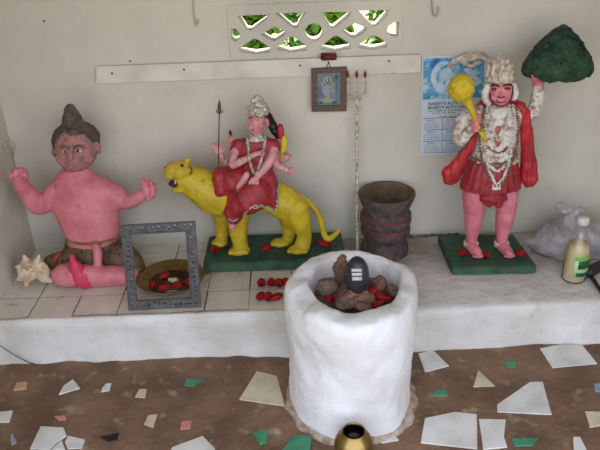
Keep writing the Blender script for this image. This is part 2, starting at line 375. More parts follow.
hook('hanging_cord', [(192, -12, .002), (193, 2, .006), (194, 16, .006), (196, 26, .008), (198, 20, .01)], .003, 'short pale cord hanging at the top left of the vent', 'cord', mat('cord_cream', (196, 180, 140), bump=0))
for u, v, w_ in ((44, 21, 1), (130, 61, 1), (529, 62, 1.1)):
    b = NB(); p = onwall(u, v); lathe(b, (0, 0, 0), [(0, .004), (.0035*w_, .003), (.004*w_, -.002), (0, -.002)], 8); b.transform(Matrix.Translation(p) @ Matrix.Rotation(math.radians(90), 4, 'X'))
    tag(obj('nail', b, iron_m), {44: 'rusty nail head high on the wall at far left', 130: 'rusty nail head just above the left end of the white board', 529: 'rusty nail head between the crown and the green mountain'}[u], 'nail')
crack = mat('old_crack', (150, 136, 112), bump=0)

# framed picture
fr = thing('framed_picture', onwall(329, 90, 0), 'small brown framed print of a blue devotional figure hanging from a nail', 'picture')
def Q(u, v, off): p = onwall(u, v, off); p.y = YW-off; return p
ox = [Q(*p, .034) for p in ((311.3, 68.9), (346.9, 67.2), (346.6, 111.4), (311.6, 112))]; ix = [Q(*p, .034) for p in ((317.2, 73.6), (341, 72.6), (340.8, 105.2), (317.5, 106))]
bm = NB()
for i in range(4):
    j = (i+1) % 4; prism(bm, [ox[i], ox[j], ix[j], ix[i]], (0, .014, 0))
bmesh.ops.bevel(bm, geom=bm.edges[:], offset=.001, segments=1, affect='EDGES')
obj('frame', bm, mat('carved_brown_wood', (112, 88, 76), (84, 64, 56), 90, .5, .8), fr, False)
bm = NB(); pcn = sum(ix, Vector())/4; prism(bm, [Vector((pcn.x+(p.x-pcn.x)*1.1, YW-.027, pcn.z+(p.z-pcn.z)*1.1)) for p in ix], (0, .004, 0)); obj('print_sheet', bm, mat('print_blue', (86, 116, 140), (120, 124, 106), 40, .3, .0, c3=(170, 150, 100), s3=30, t3=(.55, .75)), fr, False)
art = NB(); yA = .0165
def disc(b, u, v, ru, rv, off, n=20, rot=0, mi=0, d=.0012):
    c = Q(u, v, off); k = S(c); r_ = math.radians(rot)
    prism(b, [c+Vector((k*(ru*math.cos(a)*math.cos(r_)-rv*math.sin(a)*math.sin(r_)), 0, k*(ru*math.cos(a)*math.sin(r_)+rv*math.sin(a)*math.cos(r_)))) for a in (2*math.pi*i/n for i in range(n))], (0, d, 0), mi)
disc(art, 327.3, 80.5, 4.3, 4.3, .0280, mi=3)
for p in ((327.3, 89, 2.0, 5.0, 6, 0), (328.4, 95, 1.7, 4.6, -12, 0), (325.2, 93, 1.5, 4.2, 18, 1), (327.5, 81, 2.2, 3.4, 0, 4), (327.3, 81, 1.2, 1.7, 0, 1), (323.8, 88, .8, 3.4, -40, 1), (331, 88, .8, 3.4, 40, 1), (322.5, 91.5, .7, 2.6, -65, 1), (332.4, 91.5, .7, 2.6, 65, 1), (322.3, 84.5, .8, 3, 25, 1), (332.4, 84.5, .8, 3, -25, 1), (327.3, 98, 2.4, 1.4, 0, 2), (326.5, 100.6, 7.5, 2.2, 0, 3), (327.3, 78.3, 1.0, 1.3, 0, 2), (336.5, 77, 2.2, 2.6, 0, 4), (337, 88, 1.6, 7, 0, 5), (320, 92, 1.6, 5, 10, 5), (321, 102.5, 2.2, 1.4, 0, 4), (335, 102.5, 2.4, 1.2, 0, 4)):
    disc(art, p[0], p[1], p[2], p[3], .0290+.0001*len(art.faces)/22, rot=p[4], mi=p[5])
obj('printed_figure', art, [mat('pr%d' % i, c, None, bump=0, rough=.3) for i, c in enumerate(((132, 152, 168), (160, 150, 150), (170, 150, 110), (150, 154, 128), (48, 88, 84), (78, 104, 134)))], fr, False)
bm = NB(); tubew(bm, [Q(326, 68.5, .028), Q(328.6, 63.5, .024), Q(331, 68, .028)], [.0012]*3, 6, 4); obj('hanging_loop', bm, iron_m, fr)
b = NB(); p = Q(328.6, 62.6, .022); ellw(b, p, (.003, .008, .003)); tag(obj('nail', b, iron_m), 'rusty nail in the white board holding the framed picture', 'nail')

# trident leaning against the wall
tri = thing('trident', G(357, 250, .18), 'tall thin pale metal trident with red tips leaning against the wall', 'trident')
tm = mat('trident_metal', (206, 196, 170), (150, 134, 104), 90, .5, .3, lo=.5, hi=.6); yt = 2.565
A = G(357.3, 250, .18); A.y = 2.50; A = W(357.3, 250, 2.49); A.z = .18; B = W(356.9, 100, yt)
bm = NB(); tubew(bm, [A, (A+B)/2, B], [.0068, .0068, .006], 10, 4); obj('shaft', bm, tm, tri)
bm = NB(); tube(bm, [(356.9, 101, yt, 1.1), (356.8, 90, yt, 1), (356.7, 76, yt, .9)], 8)
tube(bm, [(347.8, 76, yt, .8), (347.6, 84, yt, .9), (348.4, 93, yt, .9), (351.5, 98, yt, 1), (357, 100.3, yt, 1.1), (362.3, 97.5, yt, 1), (365.2, 92, yt, .9), (365.6, 84, yt, .9), (365.3, 76, yt, .8)], 8); obj('prongs', bm, tm, tri)
for u in (347.6, 356.7, 365.2):
    b = NB(); tube(b, [(u, 77, yt, 1.2), (u, 74, yt, 1.5), (u, 70.5, yt, .3)], 8); obj('tip', b, mat('red_tip', (120, 34, 34), bump=0), tri)

# calendar poster
cal = thing('calendar_poster', onwall(453, 106), 'blue and white paper calendar poster half hidden behind the standing statue', 'calendar')
cq = [Q(*p, .004) for p in ((421.8, 56.6), (486, 55.4), (484, 152.5), (420.5, 155.5))]
bm = NB(); prism(bm, cq, (0, .003, 0)); obj('sheet', bm, mat('pale_blue_paper', (190, 206, 216), (206, 214, 216), 8, .45, .05), cal, False)
pm = mat('blue_swirl_print', (78, 152, 190), (176, 206, 216), 30, .35, 0, lo=.48, hi=.62, c3=(30, 96, 156), s3=18, t3=(.56, .7))
bm = NB(); prism(bm, [Q(*p, .006) for p in ((423.5, 58.6), (484.6, 57.2), (483.4, 97.2), (423, 99.5))], (0, .0015, 0)); obj('picture_panel', bm, pm, cal, False)
bm = NB()                                                     # pale crescent swirl with a bowed head
N_ = 22; ring = []
for i in range(N_+1):
    a = math.radians(60+250*i/N_); w = 2.2+3.2*math.sin(math.pi*i/N_); ring.append((Q(447+(13.5+w/2)*math.cos(a), 78-(15+w/2)*math.sin(a), .0078), Q(447+(13.5-w/2)*math.cos(a), 78-(15-w/2)*math.sin(a), .0078)))
for a, b in zip(ring, ring[1:]): prism(bm, [a[0], b[0], b[1], a[1]], (0, .0015, 0))
for p in ((448, 74, 4.5, 6.5, 15), (451, 84, 6, 8, -20), (441, 88, 4, 6, 30), (470, 72, 7, 3, -25), (474, 78, 5, 2, -10)): disc(bm, p[0], p[1], p[2], p[3], .0082+p[0]*.00001, rot=p[4])
obj('printed_swirl', bm, mat('swirl_white', (198, 214, 222), (150, 188, 212), 50, .35, 0), cal, False)
def text(s, u, v, size_px, off, m, parent, w_px=None, name='printed_words', slant=0, lh=1.0):
    fc = bpy.data.curves.new('t', 'FONT'); fc.body = s; fc.size = 1; fc.extrude = 0; fc.offset = .02; fc.shear = slant; fc.space_line = lh
    to = bpy.data.objects.new('t', fc); COL.objects.link(to); dg = bpy.context.evaluated_depsgraph_get(); dg.update()
    me = bpy.data.meshes.new_from_object(to.evaluated_get(dg)); bpy.data.objects.remove(to)
    xs = [q.co.x for q in me.vertices]; wd = max(xs)-min(xs); c = Q(u, v, off); k = S(c)
    sx = (w_px/wd if w_px else size_px)*k; c2 = Q(u+10, v-.35, off); rl = math.atan2(c2.z-c.z, c2.x-c.x)
    me.transform(Matrix.Translation(c) @ Matrix.Rotation(-rl, 4, 'Y') @ Matrix(((sx, 0, 0, 0), (0, 0, -1, 0), (0, size_px*k*1.05, 0, 0), (0, 0, 0, 1))))
    return link(name, me, m, parent)
ink = mat('navy_ink', (28, 36, 66), bump=0, rough=.5); ink2 = mat('blue_ink', (70, 110, 150), bump=0, rough=.5)
text("BASEEY'S AUTO SU", 428.4, 105.3, 4.0, .0045, ink, cal, 37)
text("BASEEY'S AUTO WORKS", 427.8, 109.3, 4.0, .0045, ink, cal, 45)
text('No. 14 Main Rd. Body & Paint', 428.5, 111.7, 1.9, .0045, ink, cal, 34); text('Work  Tel. & Fax', 432, 113.9, 1.8, .0045, ink, cal, 24)
text('19  98  Calendar', 439.5, 117.4, 1.9, .0045, ink, cal, 17)
for i, mo in enumerate(('January', 'February', 'March', 'April', 'May', 'June', 'July', 'August', 'September')):
    cu, cv = 423.8+(i % 3)*19.5, 121+(i//3)*11.5-(i % 3)*.3
    text(mo, cu+3, cv, 2.2, .0045, ink2, cal, 9, 'month_name')
    text('\n'.join(' '.join('%2d' % (r*7+c+1) for c in range(7) if r*7+c < 31) for r in range(4)), cu, cv+2.2, 1.7, .0045, ink2, cal, 15.5, 'month_grid', 0, 1.05)
bm = NB()
for i in (0, 1, 2, 3): prism(bm, [Q(423, 118.3+i*11.5, .0048), Q(482, 116.2+i*11.5, .0048), Q(482, 116.8+i*11.5, .0048), Q(423, 118.9+i*11.5, .0048)], (0, .0008, 0))
for i in (1, 2): prism(bm, [Q(422.3+i*19.5, 118, .0048), Q(422.8+i*19.5, 118, .0048), Q(422.6+i*19.5, 152, .0048), Q(422.1+i*19.5, 152, .0048)], (0, .0008, 0))
obj('grid_lines', bm, ink2, cal, False)

# ------------------------------------------------------------------ seated pink statue
st = thing('seated_statue', (-.87, 2.4, .18), 'pink painted seated statue with topknot, arms raised, against the wall at left', 'statue')
bm = NB()
loft(bm, [(75, 168, 2.41, 12, 11), (75, 174, 2.42, 18, 12), (80, 180, 2.42, 26, 14), (84, 188, 2.42, 34, 17), (85, 200, 2.42, 36, 19), (88, 214, 2.41, 32.5, 19), (91, 228, 2.41, 29, 19), (93, 241, 2.41, 26.5, 19), (95, 262, 2.41, 30, 20)])
tube(bm, [(57, 191, 2.42, 11.5), (46, 203, 2.41, 9.5), (36, 207, 2.40, 8.5)]); tube(bm, [(36, 206, 2.40, 9), (29, 195, 2.385, 9), (21, 183, 2.37, 7.5), (18, 177, 2.36, 6.5)])
ell(bm, 18.5, 175, 2.36, 8, 7, 6)
for i, (a, b, c, d) in enumerate(((11.5, 172, 10.5, 178), (16, 169.5, 15, 176), (20.5, 169, 20.5, 175), (25, 170.5, 25.5, 176))):
    tube(bm, [(a+1.5, 176, 2.35, 2.4), (a, b, 2.345, 2.5), (c, d, 2.33, 2.2)], 8)
tube(bm, [(23, 181, 2.35, 2.6), (26, 176, 2.335, 2.4), (22, 173.5, 2.325, 2)], 8)
tube(bm, [(114, 193, 2.42, 11.5), (124, 201, 2.41, 8.5), (134, 200, 2.39, 7), (142, 195, 2.38, 6.8)]); ell(bm, 147.5, 191.5, 2.37, 6, 8, 5, 20)
tube(bm, [(145, 189, 2.365, 2.8), (143.5, 182, 2.36, 2.8), (143.5, 177.5, 2.355, 2.2)], 8)
for a in ((147.5, 184, 151, 181, 150.5, 188), (150, 186, 154, 185.5, 152, 192), (151, 190, 155.5, 191, 151.5, 196), (149, 195, 153, 197, 148, 199)):
    tube(bm, [(a[0], a[1], 2.37, 2.5), (a[2], a[3], 2.36, 2.5), (a[4], a[5], 2.345, 2.1)], 8)
tube(bm, [(132, 276, 2.29, 9.5), (112, 275.5, 2.28, 10.5), (90, 275.5, 2.275, 11), (75, 274, 2.27, 11)]); tube(bm, [(74, 274, 2.27, 12), (64, 275, 2.275, 11.5), (60, 276, 2.275, 10)])
tube(bm, [(95, 244, 2.335, 4), (98, 254, 2.31, 4.2), (98, 266, 2.29, 4.2)])
body = organic('body', bm, pink_m, st, .0035, 5, .004, 18)
bm = NB(); ell(bm, 76, 148, 2.405, 21, 21.5, 20); ell(bm, 75, 158, 2.395, 16.5, 13, 15); ell(bm, 54.5, 150, 2.41, 3, 7, 4, 10); ell(bm, 97.5, 147, 2.41, 3, 7, 4, -10)
ell(bm, 61.5, 159, 2.365, 6, 6, 5); ell(bm, 88, 158, 2.365, 6, 6, 5); tube(bm, [(71, 148, 2.335, 2.2), (70.5, 155, 2.318, 2.8), (70.5, 158, 2.318, 3)], 8)
for u in (64.5, 78.5): ell(bm, u, 146.8, 2.336, 7, 1.6, 3)
ell(bm, 71.5, 164, 2.337, 5.5, 1.3, 3); ell(bm, 71.5, 166.6, 2.34, 4.5, 1.4, 3)
face = organic('head', bm, face_m, st, .0028, 3, .002, 40)
bm = NB(); ell(bm, 76, 140, 2.432, 23.8, 18, 23.5, -3); ell(bm, 73, 134, 2.375, 7, 6, 5); tube(bm, [(74, 134, 2.42, 17), (73, 124, 2.42, 11.5), (71, 114, 2.42, 8.2), (70, 108, 2.42, 5.5)])
organic('hair', bm, hair_m, st, .003, 8, .003, 55)
sf = Surf(face)
for u, v in ((65.5, 151.8), (78.3, 151)):
    b = NB(); sf.dot(b, u, v, 2.9, 1.4, .5); e = obj('eye', b, white_p, st); b = NB(); s2 = Surf(e); s2.dot(b, u-.2, v, 1.4, 1.4, .5); obj('pupil', b, black_m, e)
b = NB(); sf.stroke(b, [(60, 148.5), (65, 146.8), (70, 148.6)], .7); sf.stroke(b, [(73.5, 148.5), (79, 146.2), (84.5, 147.8)], .7); obj('eyebrows', b, hair_m, st)
bm = NB()                                                     # spotted hide cloth round waist and thighs
loft(bm, [(93, 239, 2.41, 27.8, 20), (94, 246, 2.41, 30, 21), (95, 255, 2.40, 33, 23), (95, 268, 2.40, 34, 22)])
tube(bm, [(85, 258, 2.39, 14), (64, 261, 2.36, 10.5), (50, 262, 2.35, 7.5)], flat=1); tube(bm, [(105, 257, 2.39, 16), (123, 258, 2.36, 15.5), (133, 266, 2.335, 12), (136, 276, 2.325, 9)])
tube(bm, [(70, 266, 2.36, 9), (100, 268, 2.34, 9), (128, 270, 2.33, 9)])
hide = mat('spotted_hide_paint', (112, 88, 62), (86, 70, 50), 14, .6, .6, 50)
n = hide.node_tree.nodes; L = hide.node_tree.links; vo = n.new('ShaderNodeTexVoronoi'); vo.inputs['Scale'].default_value = 55; tc = n.new('ShaderNodeTexCoord'); L.new(tc.outputs['Object'], vo.inputs['Vector'])
mr = n.new('ShaderNodeMapRange'); mr.inputs[1].default_value = .28; mr.inputs[2].default_value = .36; L.new(vo.outputs['Distance'], mr.inputs[0]); mx = n.new('ShaderNodeMix'); mx.data_type = 'RGBA'
old = n['Principled BSDF'].inputs['Base Color'].links[0].from_socket; L.new(mr.outputs[0], mx.inputs[0]); mx.inputs[6].default_value = lin((50, 44, 34)); L.new(old, mx.inputs[7]); L.new(mx.outputs[2], n['Principled BSDF'].inputs['Base Color'])
organic('loincloth', bm, hide, st, .0035, 4, .004, 24)
sf = Surf(body, bpy.data.objects['loincloth']); b = NB(); sf.stroke(b, [(67, 240), (80, 243.5), (95, 243.5), (110, 240), (119, 236.5)], 1.5); obj('waistband', b, mat('ochre_paint', (150, 112, 52), (110, 80, 44), 40), st)
bm = NB(); tube(bm, [(71.5, 256, 2.262, 2.3), (73, 262, 2.255, 4.5), (77, 271, 2.262, 9.5), (82, 276, 2.27, 11.6), (88, 277, 2.272, 11.6)]); organic('painted_ankle', bm, hot_m, st, .003, 3, .003, 40)
st.children[-1]['label'] = 'hot pink painted ankle'
bm = NB(); tube(bm, [(60, 253, 2.33, 2), (55, 259, 2.32, 2.6), (54, 264, 2.32, 2)], 8); organic('toes', bm, mat('rust_red', (150, 60, 44), bump=.3), st, .002, 2)
# bunch of twigs in its raised fist
tw = thing('twig_bunch', W(16, 172, 2.35), 'bunch of thin bare twigs held upright in the pink statue\'s fist', 'twigs')
for e in ((2, 143), (6, 139), (9, 137), (12, 140), (15, 143), (8, 146)):
    b = NB(); tube(b, [(16, 172, 2.345, .75), (13.5, 160, 2.345, .6), (e[0]*.7+4, (e[1]+157)/2, 2.345, .5), (e[0], e[1], 2.345, .4)], 6, 3); obj('twig', b, mat('twig_grey', (140, 124, 106), bump=0), tw)

# ------------------------------------------------------------------ spiny seashell
bm = NB(); ys = 2.30
ell(bm, 29, 270, ys, 11.5, 10.5, 10); tube(bm, [(36, 262, ys, 6), (41, 270, ys-.01, 8.5), (45, 277, ys-.01, 7), (51, 281, ys-.01, 2.5)], flat=.7); ell(bm, 30, 264, ys, 9, 5.5, 8, 20); ell(bm, 25, 274, ys-.02, 7, 6, 6)
for a in ((27, 262, 23.5, 255.5), (36, 262, 39.5, 255), (20, 268, 16, 266), (21, 277, 17, 280), (27, 280, 26, 287)):
    tube(bm, [(a[0], a[1], ys-.015, 4.4), ((a[0]+a[2])/2, (a[1]+a[3])/2, ys-.02, 3), (a[2], a[3], ys-.024, 1.2)], 8)
for a in ((24, 270), (30, 269), (27, 276), (33, 274), (28, 264)): ell(bm, a[0], a[1], ys-.04, 2.6, 2.4, 2.6)
shell = organic('seashell', bm, shell_m, None, .0022, 2, .002, 60); tag(shell, 'spiny cream seashell lying on the ledge beside the left wall', 'seashell')

# ------------------------------------------------------------------ punched grey frame standing on the ledge
fr2 = thing('mirror_frame', (-.495, 2.10, .18), 'empty grey tin frame with punched holes standing before the brass bowl', 'frame')
def FP(a, b, d=0):   # a across 0..1, b up 0..1 on the leaning plane
    p0, p1, p2, p3 = Vector((-.629, 2.096, .181)), Vector((-.367, 2.101, .181)), Vector((-.360, 2.128, .516)), Vector((-.6165, 2.123, .513))
    return (p0*(1-a)+p1*a)*(1-b)+(p3*(1-a)+p2*a)*b+Vector((0, d, -d*.08))
wa, wb = .122, .105; bm = NB()
o4 = [FP(0, 0), FP(1, 0), FP(1, 1), FP(0, 1)]; i4 = [FP(wa, wb), FP(1-wa, wb), FP(1-wa, 1-wb+.01), FP(wa, 1-wb+.01)]
a1 = [bm.verts.new(p) for p in o4]; a2 = [bm.verts.new(p) for p in i4]; d = Vector((0, .008, 0)); a3 = [bm.verts.new(p+d) for p in o4]; a4 = [bm.verts.new(p+d) for p in i4]
for i in range(4):
    j = (i+1) % 4
    for q in ((a1[i], a1[j], a2[j], a2[i]), (a3[j], a3[i], a4[i], a4[j]), (a1[j], a1[i], a3[i], a3[j]), (a2[i], a2[j], a4[j], a4[i])): bm.faces.new(q)
bmesh.ops.recalc_face_normals(bm, faces=bm.faces); base = bpy.data.meshes.new('f'); bm.to_mesh(base)
cb = NB(); rg = random.Random(8)
def hole(a, b, r, kind):
    c = FP(a, b, -.02); n = 10
    if kind == 0: pts = [c+Vector((r*math.cos(t), 0, r*math.sin(t))) for t in (2*math.pi*i/n for i in range(n))]
    else:
        s_ = rg.choice((-1, 1)); out = [(r*1.7*math.cos(t), r*1.7*math.sin(t)) for t in (math.pi*i/6 for i in range(7))]; inn = [(r*1.2*math.cos(t), r*.75*math.sin(t)) for t in (math.pi*(6-i)/6 for i in range(1, 6))]
        rr = rg.uniform(-.9, .9); pts = [c+Vector((x*math.cos(rr)-z*s_*math.sin(rr), 0, x*math.sin(rr)+z*s_*math.cos(rr))) for x, z in out+inn]
    prism(cb, pts, (0, .06, 0))
for i in range(13):
    for b in (wb*.5, 1-wb*.45): hole(.06+i*.0735, b+rg.uniform(-.012, .012), .0048 if i % 3 else .006, 1 if i % 3 == 1 else 0)
for i in range(14):
    for a in (wa*.5, 1-wa*.5): hole(a+rg.uniform(-.012, .012), .14+i*.056, .0042 if i % 4 else .0055, 1 if i % 4 == 2 else 0)
bmesh.ops.recalc_face_normals(cb, faces=cb.faces); cm = bpy.data.meshes.new('c'); cb.to_mesh(cm); co = bpy.data.objects.new('cut', cm); COL.objects.link(co)
r = evaluated(base, [('BOOLEAN', dict(operation='DIFFERENCE', solver='EXACT', object=co))]); bpy.data.objects.remove(co)
link('punched_border', r, grey_m, fr2)
bm = NB(); dd = Vector((0, -.004, 0))
for i in range(4): j = (i+1) % 4; tubew(bm, [i4[i]+dd, i4[j]+dd], [.0028, .0028], 8, 2); tubew(bm, [o4[i]+dd*0, o4[j]+dd*0], [.0026, .0026], 8, 2)
obj('rolled_edge', bm, grey_m, fr2)

# ------------------------------------------------------------------ brass offering bowl
bo = thing('brass_bowl', (-.497, 2.255, .18), 'wide shallow brass bowl of water and red flowers behind the grey frame', 'bowl')
bm = NB(); lathe(bm, (-.497, 2.255, .18), [(0, 0), (.055, 0), (.06, .003), (.09, .016), (.112, .030), (.122, .040), (.129, .043), (.129, .046), (.120, .044), (.107, .034), (.084, .020), (.055, .010), (0, .008)]); obj('bowl_shell', bm, brass_m, bo)
bm = NB(); ellw(bm, Vector((-.368, 2.27, .222)), (.018, .012, .007)); obj('lug_handle', bm, brass_m, bo)
bm = NB(); lathe(bm, (-.497, 2.255, .18), [(0, .022), (.085, .022), (.084, .0205), (0, .0205)]); obj('water', bm, mat('murky_water', (66, 58, 42), (84, 70, 50), 12, .12, .1), bo)

# flowers: three variants, copied
def flower_mesh(seed):
    rg = random.Random(seed); b = NB()
    for k in range(5):
        a = 2*math.pi*k/5+rg.uniform(-.3, .3); g = []
        L = rg.uniform(.85, 1.1); tw_ = rg.uniform(.5, 1.1)
        for i in range(7):
            t = i/6; w = math.sin(math.pi*min(1, t*.85+.1))**.8*.55; row = []
            for j in range(5):
                s = (j/4-.5)*2; th = a+s*w*1.5+tw_*t; rad = .30*math.sin(math.pi*min(1, .15+t*.75))+.05*s*s+.03*rg.uniform(-1, 1)*(1 if t > .5 else .3)
                row.append(b.verts.new((rad*math.cos(th), rad*math.sin(th)*.85, t*L+.05*rg.uniform(-1, 1)*t)))
            g.append(row)
        for i in range(6):
            for j in range(4): b.faces.new((g[i][j], g[i][j+1], g[i+1][j+1], g[i+1][j]))
    for f in b.faces: f.material_index = 0
    n0 = len(b.faces); b.faces.ensure_lookup_table()
    bmesh.ops.create_cone(b, cap_ends=True, segments=8, radius1=.06, radius2=.3, depth=.42, matrix=Matrix.Translation((0, 0, .12)))
    b.faces.ensure_lookup_table()
    for f in b.faces[n0:]: f.material_index = 1
    b.transform(Matrix.Translation((0, .0, -.5)))
    b.transform(Matrix.Rotation(math.radians(90), 4, 'X'))
    me = bpy.data.meshes.new('red_flower'); b.to_mesh(me); b.free(); me.materials.append(flower_m); me.materials.append(sepal_m)
    for f in me.polygons: f.use_smooth = True
    me.transform(Matrix.Translation((0, 0, -min(v.co.z for v in me.vertices)))); return me
FM = [flower_mesh(i) for i in (1, 2, 3)]
proto = {}
def flower(i, p, size, rz, label, group, tilt=0):
    v = i % 3; size *= 1
    if v not in proto: o = bpy.data.objects.new('red_flower', FM[v]); proto[v] = o
    else: o = proto[v].copy()
    COL.objects.link(o); o.location = p; o.scale = (size, size, size*.85); o.rotation_euler = (tilt, 0, math.radians(rz)); return tag(o, label, 'flower', group)
ftile = [(261.5, 284, 25), (271.5, 283.5, 30), (279, 284, 25), (287, 283, -20), (260.5, 297.5, 10), (268, 297.5, 20), (276, 298, -25)]
lab = ['crumpled red flower on the tiles, left end of the back row of four', 'crumpled red flower on the tiles, second from left in the back row of four', 'crumpled red flower on the tiles, third from left in the back row of four', 'dark red flower on the tiles, right end of the back row of four', 'crumpled red flower on the tiles, left one of the front row of three', 'crumpled red flower on the tiles, middle one of the front row of three', 'crumpled red flower on the tiles, right one of the front row of three']
for i, (u, v, a) in enumerate(ftile): flower(i, G(u, v+2, .1808), .052, a-30 if i != 3 else 20, lab[i], 'red flowers laid on the ledge tiles')

# ------------------------------------------------------------------ goddess riding a yellow big cat, one sculpture
gd = thing('goddess_statue', (-.1, 2.45, .18), 'painted statue of a crowned many-armed figure in red riding a yellow big cat', 'statue')
bm = NB(); zb = .225
pts = [Vector((-.382, 2.342, .181)), Vector((.186, 2.338, .181)), Vector((.18, 2.575, .181)), Vector((-.38, 2.575, .181))]; prism(bm, pts, (0, 0, zb-.181)); bmesh.ops.bevel(bm, geom=bm.edges[:], offset=.004, segments=2, affect='EDGES')
obj('plinth', bm, green_m, gd, False)
bm = NB()
tube(bm, [(184, 175, 2.40, 12), (192, 181, 2.41, 16.5), (203, 187, 2.42, 19), (216, 194, 2.43, 21.5), (230, 197, 2.44, 20), (250, 193, 2.445, 17.5), (272, 197, 2.45, 17), (288, 205, 2.45, 17.5)], 18)
ell(bm, 290, 208, 2.45, 14, 21, 15, -5)
ell(bm, 182, 170.5, 2.39, 11.5, 9.5, 11); ell(bm, 173.5, 169.5, 2.385, 9, 7.2, 7.5, 0); ell(bm, 169.5, 174, 2.385, 5.5, 5.2, 6.5); tube(bm, [(187, 184, 2.39, 6), (180, 189, 2.385, 4.6), (174.5, 190, 2.385, 3.4)], 10, flat=1.3)
ell(bm, 187, 161, 2.375, 3.4, 3.2, 2, 20); ell(bm, 184, 162, 2.41, 3, 3, 2); ell(bm, 191.5, 171, 2.365, 3, 4, 2.5, -15); ell(bm, 166.5, 168.5, 2.38, 2.4, 2.2, 4)
tube(bm, [(221, 210, 2.48, 11), (222, 226, 2.485, 7), (222, 239, 2.485, 6)]); ell(bm, 219.5, 242.5, 2.47, 8.5, 4, 7)
tube(bm, [(236, 206, 2.42, 15), (237.5, 222, 2.415, 11), (239, 236, 2.41, 8.6), (240.5, 247, 2.41, 7.5)]); ell(bm, 239.5, 250.3, 2.395, 10.5, 4.6, 8)
for u in (231, 236, 241, 246): ell(bm, u, 252, 2.378, 2.8, 2.6, 4)
tube(bm, [(287, 214, 2.48, 11), (290, 228, 2.485, 8), (288, 239, 2.485, 6)]); ell(bm, 281, 242.5, 2.465, 10.5, 4, 7)
for u in (272.5, 277, 282): ell(bm, u, 244, 2.452, 2.6, 2.2, 3.5)
tube(bm, [(295, 208, 2.425, 14), (301, 224, 2.42, 10.5), (304, 235, 2.42, 7.6), (302.5, 246, 2.41, 8)]); ell(bm, 298.5, 249.3, 2.395, 11, 4.3, 8)
for u in (289.5, 294.5, 300, 305): ell(bm, u, 251, 2.378, 2.8, 2.4, 4)
tube(bm, [(294, 196, 2.46, 6), (301, 198.5, 2.465, 4.2), (309, 203, 2.465, 3.4), (317, 212, 2.465, 3.3), (321.5, 224, 2.46, 3.3), (324, 234, 2.455, 3.2), (327, 238.5, 2.45, 3), (333, 236.5, 2.45, 2.6), (339, 230.5, 2.45, 2)])
tiger = organic('big_cat', bm, yellow_m, gd, .003, 4, .003, 26)
sf = Surf(tiger)
for u, v, a, b_ in ((182, 165.6, 2, 1.8),):
    b = NB(); sf.dot(b, u, v, a*1.15, b_*1.1, .4); o = obj('cat_eye', b, white_p, tiger); b = NB(); Surf(o).dot(b, u, v, a, b_, .4); obj('cat_pupil', b, mouth_m, tiger)
b = NB(); ell(b, 173.5, 183.5, 2.385, 5, 3.2, 5); obj('cat_mouth', b, mouth_m, tiger)
b = NB()
for u in (175,): tube(b, [(u, 181, 2.362, .8), (u+.2, 183.6, 2.36, .4)], 6)
obj('cat_teeth', b, white_p, tiger)
brm = mat('brown_marks', (110, 66, 40), bump=0); b = NB(); sf.stroke(b, [(190, 167), (191.8, 170.5), (190.5, 174)], .9); obj('cat_ear_line', b, brm, tiger); b = NB(); sf.dot(b, 165.5, 168, 1.6, 1.3); obj('cat_nose', b, brm, tiger)
# red skirt over the lap and the cat's back
bm = NB()
ell(bm, 256, 180, 2.43, 21, 17, 17); tube(bm, [(252, 180, 2.42, 15), (236, 179, 2.40, 14), (222, 181, 2.39, 12.5)]); ell(bm, 220, 174.5, 2.39, 7.5, 7.5, 12); ell(bm, 221, 188, 2.385, 7.5, 8, 13); ell(bm, 219.5, 181.5, 2.388, 7.3, 11, 13); ell(bm, 231, 181, 2.385, 13, 14, 14)
tube(bm, [(258, 190, 2.40, 19), (244, 200, 2.375, 17), (235, 209, 2.365, 11), (233.5, 218, 2.36, 8.5)]); ell(bm, 236, 203, 2.365, 10, 12, 8, 0); ell(bm, 233.5, 214, 2.36, 9, 7, 6); tube(bm, [(266, 180, 2.42, 12), (271, 194, 2.385, 8), (274, 206, 2.375, 4)], flat=.9); ell(bm, 262, 196, 2.375, 13, 11, 8)
tube(bm, [(246, 206, 2.365, 10), (252, 202, 2.37, 9), (262, 200, 2.37, 8)])
skirt = organic('skirt', bm, red_m, gd, .003, 22, .003, 30, folds=lambda c: .0016*math.sin(c.x*130+c.z*70))
sf = Surf(skirt, tiger); rg = random.Random(3); b = NB(); sf.beads(b, [(244, 214.5), (252, 206.5), (262, 205.5), (272, 209.5), (275.5, 208), (277, 196), (278, 184)], 1.2, 1.5, rg, .7); sf.beads(b, [(254, 207.5), (265, 207), (274, 210)], 1, 1.7, rg, 1)
sf.beads(b, [(229, 219), (233, 221), (238, 219)], 1.1, 1.6, rg, .5); obj('silver_hem', b, silver_m, skirt)
# blouse
bm = NB(); loft(bm, [(256, 137, 2.425, 9, 8), (256, 140, 2.425, 17, 10), (256, 146, 2.425, 20, 11.5), (256, 154, 2.42, 18.5, 12.5), (257, 163, 2.42, 16, 12), (257, 175, 2.42, 17, 13)])
tube(bm, [(239, 144, 2.42, 6.5), (236, 150, 2.415, 6)]); tube(bm, [(273, 144, 2.42, 6.5), (274.5, 150, 2.41, 6)])
blouse = organic('blouse', bm, red_m, gd, .0028, 3, .003, 40)
# skin: head, neck, arms and feet
bm = NB(); ell(bm, 256.3, 121.5, 2.405, 9.2, 11.8, 9.5, 3); ell(bm, 255.3, 128, 2.395, 6.2, 5.5, 6); ell(bm, 252.8, 123.8, 2.371, 1.3, 3.0, 2.0, 4); ell(bm, 251.2, 127, 2.38, 3, 2.6, 3); ell(bm, 261, 126, 2.38, 3.2, 3, 3)
ell(bm, 267.3, 122, 2.41, 1.9, 4.6, 2.4, -12); tube(bm, [(257, 130, 2.415, 5), (257, 141, 2.42, 5.5)])
